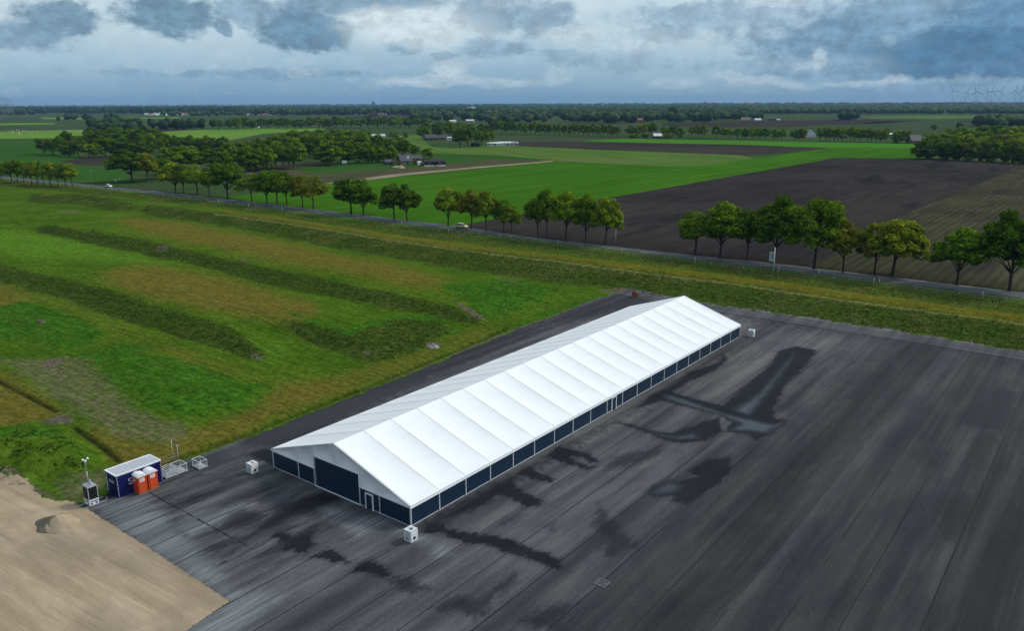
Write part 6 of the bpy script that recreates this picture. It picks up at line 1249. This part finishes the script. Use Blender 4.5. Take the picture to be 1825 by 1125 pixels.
for i in range(6): house('village_house', 'pale roof among trees in front of the middle conifer wood', 'house', G(436 + i * 9 + random.uniform(-2, 2), 205.4 + random.uniform(-.5, .5)), random.uniform(14, 20), 10, 4, 8, random.uniform(-.5, .5), (M['palebrick'], M['redtile']), 2, small=True, group='houses before the middle conifer wood')
def flats(name, label, px_, ytop, ybase, wpx, dist, mt, steps=None):
    d_ = pix_dir(px_, 250); k = dist / math.hypot(d_[0], d_[1]); p_ = Vector((d_[0] * k, d_[1] * k, 0)); mp = m_per_px(p_); w = wpx * mp
    hz = CAMH + (183.8 + (912 - px_) * .004 - ytop) * mp; mb = MB()
    for (x0, x1, hh) in (steps or [(-.5, .5, 1)]):
        mb.box(x0 * w, -w * .25, 0, x1 * w, w * .25, hz * hh, 0)
        for f_ in range(int(hz * hh / 3.4)): mb.box(x0 * w + w * .03, -w * .25 - .15, f_ * 3.4 + 1.2, x1 * w - w * .03, -w * .25 + .05, f_ * 3.4 + 2.6, 1)
    return tag(mb.build(name, [mt, M['glass']], None, p_, -math.atan2(d_[0], d_[1]) * .5), label, 'building')
flats('tower_block', 'grey tower block standing alone on the horizon', 668.5, 182.2, 188, 5.5, 9000, M['fargrey'], [(-.5, .5, .93), (-.3, .3, 1)])
flats('office_block', 'left one of two pale blocks on the horizon right of the grey tower', 742, 186, 189, 6, 9000, M['fargrey'], [(-.5, .5, .9), (-.35, .35, 1)]); flats('office_block', 'right one of two pale blocks on the horizon right of the grey tower', 759, 186, 189, 9, 9000, M['fargrey'])
flats('city_block', 'stepped grey city block on the horizon, leftmost of the middle skyline', 1007, 183.8, 188, 10, 9500, M['fargrey'], [(-.5, -.1, .7), (-.1, .1, 1), (.1, .5, .85)]); flats('city_hall', 'broad grey and white block in the middle skyline, left of the white silo', 1044, 184.2, 189, 14, 9500, M['farwhite'], [(-.5, -.1, .6), (-.1, .5, .82), (.3, .42, 1.1)])
flats('white_silo', 'bright white square silo block in the middle skyline', 1072.5, 183.6, 189, 4.5, 9000, M['farwhite']); flats('office_block', 'small pale block right of the white silo on the horizon', 1108, 184, 188, 7, 9500, M['farwhite'], [(-.5, .2, .8), (.1, .5, 1)]); flats('office_block', 'low broad block in the right half of the middle skyline', 1165, 185, 188, 26, 9500, M['fargrey'], [(-.5, -.2, .7), (-.2, .1, .9), (.1, .5, .75), (.3, .4, 1.05)])
flats('water_tower', 'dark stepped tower on the horizon right of the middle skyline', 1253, 182.2, 188, 10, 9000, M['fargrey'], [(-.5, .5, .72), (-.35, .35, .88), (-.12, .12, 1.05)]); flats('white_hall', 'long white hall on the horizon near the right', 1516, 184.5, 187, 10, 8500, M['farwhite'])
flats('brick_hall', 'broad brown brick hall in front of the woods, below the grey tower', 667, 200.5, 207, 18, 2550, M['brick'], [(-.5, -.1, .8), (-.1, .1, 1), (.1, .5, .85)]); flats('brick_hall', 'second brown brick hall right beside the broad one', 684, 201, 207, 14, 2560, M['palebrick'], [(-.5, .1, .9), (.1, .5, .75)])
flats('pale_flats', 'stepped pale flats in front of the middle woods', 966, 197, 204.5, 22, 2750, M['palebrick'], [(-.5, -.25, .6), (-.25, .2, 1), (.2, .5, .7)])

def turbine(px_, yhub, dist, ang, tone_, label):
    d_ = pix_dir(px_, 250); k = dist / math.hypot(d_[0], d_[1]); p_ = Vector((d_[0] * k, d_[1] * k, 0)); mp = m_per_px(p_); H_ = CAMH + (183.5 - (px_ - 1700) * .002 - yhub) * mp
    o = thing('wind_turbine', label, 'wind turbine', p_, -math.atan2(d_[0], d_[1]) + random.uniform(-.7, .7), 'wind turbines on the horizon')
    MB().tube([(0, 0, 0), (0, 0, H_ * .5), (0, 0, H_)], [2.6, 2.1, 1.4], 12).build('tower', M['turbine'], o); MB().box(-1.8, -4, H_ - 1.8, 1.8, 6, H_ + 2.2, 0, .5).build('nacelle', M['turbine'], o)
    hb = MB().lathe([(0, -2), (1.4, -1), (2, 1), (0, 1.4)][::-1], 12, 0, True, Matrix.Translation((0, -5.2, H_)) @ Matrix.Rotation(math.pi / 2, 4, 'X')).build('hub', M['turbine'], o)
    for i in range(3):
        t_ = ang + i * 2.0944; u_ = Vector((math.sin(t_), 0, math.cos(t_))); s_ = Vector((math.cos(t_), 0, -math.sin(t_))); c0 = Vector((0, -5.2, H_)); vs = []
        for e, w_, th_k in ((1, 1.0, 1.0), (9, 2.6, .7), (28, 1.6, .45), (46, .5, .2)):
            b0 = c0 + u_ * e; vs += [b0 - s_ * w_, b0 + Vector((0, -th_k, 0)), b0 + s_ * w_ * .6, b0 + Vector((0, th_k, 0))]
        fs = [(r_ * 4 + i_, r_ * 4 + (i_ + 1) % 4, r_ * 4 + 4 + (i_ + 1) % 4, r_ * 4 + 4 + i_) for r_ in range(3) for i_ in range(4)] + [(0, 3, 2, 1), (12, 13, 14, 15)]
        MB().add(vs, fs).build('blade', M['turbine'], o)
for (x, y, a_, lab) in [(1687.5, 167, 1.6, 'leftmost wind turbine on the right horizon'), (1711, 168.5, .4, 'second wind turbine from the left on the horizon'), (1727, 168, 1.9, 'left one of the close pair of wind turbines'), (1731, 167.6, 0, 'right one of the close pair of wind turbines'), (1749.5, 169, 1.5, 'shorter wind turbine just right of the close pair'), (1755.5, 167.2, .3, 'wind turbine in the middle, right of the shorter one'), (1771.5, 166.7, .5, 'boldest wind turbine, standing alone in the middle of the row'), (1797.5, 167.2, .2, 'third wind turbine from the right edge'), (1808.5, 166, 0, 'wind turbine with one blade straight up, second from the right'), (1816, 166.6, 1.4, 'rightmost wind turbine on the horizon')]: turbine(x, y, 5600 + random.uniform(-300, 300), a_, 0, lab)
for i, x in enumerate((66, 93, 275, 353, 425, 492, 557, 616)):
    d_ = pix_dir(x, 250); k = 8500 / math.hypot(d_[0], d_[1]); py_ = thing('power_pylon', 'thin power pylon on the hazy horizon above the conifer wood', 'pylon', (d_[0] * k, d_[1] * k, 0), 0, 'power pylons on the horizon')
    hp = 62; mb = MB()
    for sx_, sy_ in ((-1, -1), (1, -1), (1, 1), (-1, 1)): mb.bar((sx_ * 4, sy_ * 4, 0), (sx_ * .5, sy_ * .5, hp), .5)
    mb.build('mast', M['fargrey'], py_); mb = MB(); [mb.bar((-e, 0, z_), (e, 0, z_), .45) for e, z_ in ((9, 44), (12, 50), (7, 56))]; mb.build('cross_arm', M['fargrey'], py_)
vd = thing('steel_viaduct', 'faint blue row of tall portals carrying a beam at the left horizon', 'viaduct', (0, 0, 0)); top = []
for i, (x, yt) in enumerate([(-30, 175.5), (-14, 176), (0, 176.8), (5.8, 177.2), (12, 177.8), (17.3, 178.4), (21.3, 178.9), (24.5, 179.3), (27.5, 179.8), (30.5, 180.3), (33.5, 181)]):
    d_ = pix_dir(x, 250); hh = 21.0; dist = hh / ((187.6 - yt) / F) * .96; k = dist / math.hypot(d_[0], d_[1]); q = Vector((d_[0] * k, d_[1] * k, 0)); top.append(q + Vector((0, 0, CAMH + hh)))
    mb = MB(); mb.bar(q + Vector((-3, 0, 0)), q + Vector((-1, 0, CAMH + hh)), .5); mb.bar(q + Vector((3, 0, 0)), q + Vector((1, 0, CAMH + hh)), .5); mb.bar(q + Vector((-3, 0, CAMH)), q + Vector((3, 0, CAMH)), .7); mb.build('portal', M['fargrey'], vd)
mb = MB(); mb.tube(top, .8, 6); mb.tube([q - Vector((0, 0, 20)) for q in top], .9, 6); mb.build('beam', M['fargrey'], vd)

# grazing sheep, far out
mb = MB()
SH = Matrix.Diagonal((.62, .36, .36, 1)); bm = bmesh.new(); bmesh.ops.create_icosphere(bm, subdivisions=2, radius=1); vv = [Vector((v.co.x * .6, v.co.y * .33, .68 + v.co.z * .33)) for v in bm.verts]; bm.verts.index_update(); ff = [[v.index for v in f.verts] for f in bm.faces]; bm.free()
mb.add(vv, ff, 0, True); mb.tube([(.5, 0, .8), (.72, 0, .72), (.88, 0, .5)], [.17, .14, .08], 8)
for x_ in (-.36, .36):
    for y_ in (-.16, .16): mb.tube([(x_, y_, .5), (x_ + .02, y_, .25), (x_, y_, 0)], [.09, .05, .045], 6)
sheep = mb.mesh('sheep'); sheep.materials.append(M['sheep'])
for (x, y) in [(1, 240.5), (8, 240.5), (17, 234.5), (22, 238), (23, 234.5), (30, 232.7), (33, 238.5), (34.5, 233.2), (34.5, 237.3), (35, 241), (38, 240.3), (41, 234.3), (45.5, 234.8), (49.5, 234.8), (54.5, 238), (57, 234.5), (66.5, 237.2), (110, 234.7), (116.5, 233.5), (118.5, 237), (121, 234.3), (124.5, 233.8), (136, 234), (143, 233.5), (143.5, 236), (147, 234.2)]:
    o = link('sheep', sheep, None, None, G(x, y) + Vector((0, 0, .08)), random.uniform(0, 6.28)); o.scale = (1.5,) * 3; tag(o, 'tiny white sheep grazing on the lime-green meadow far left', 'sheep', 'sheep on the lime-green meadow')

# ------------------------------------------------------------------ haze
hz = MB().box(-26000, -2500, -6, 26000, 25500, 190).build('haze', None)
x, n = mat('haze_air'); pv = n.new('ShaderNodeVolumePrincipled'); pv.inputs['Color'].default_value = (.34, .58, .86, 1); pv.inputs['Density'].default_value = 5.0e-5; pv.inputs['Anisotropy'].default_value = 0.
n.l.new(pv.outputs[0], n.new('ShaderNodeOutputMaterial').inputs['Volume']); hz.data.materials.append(x); tag(hz, kind='stuff')
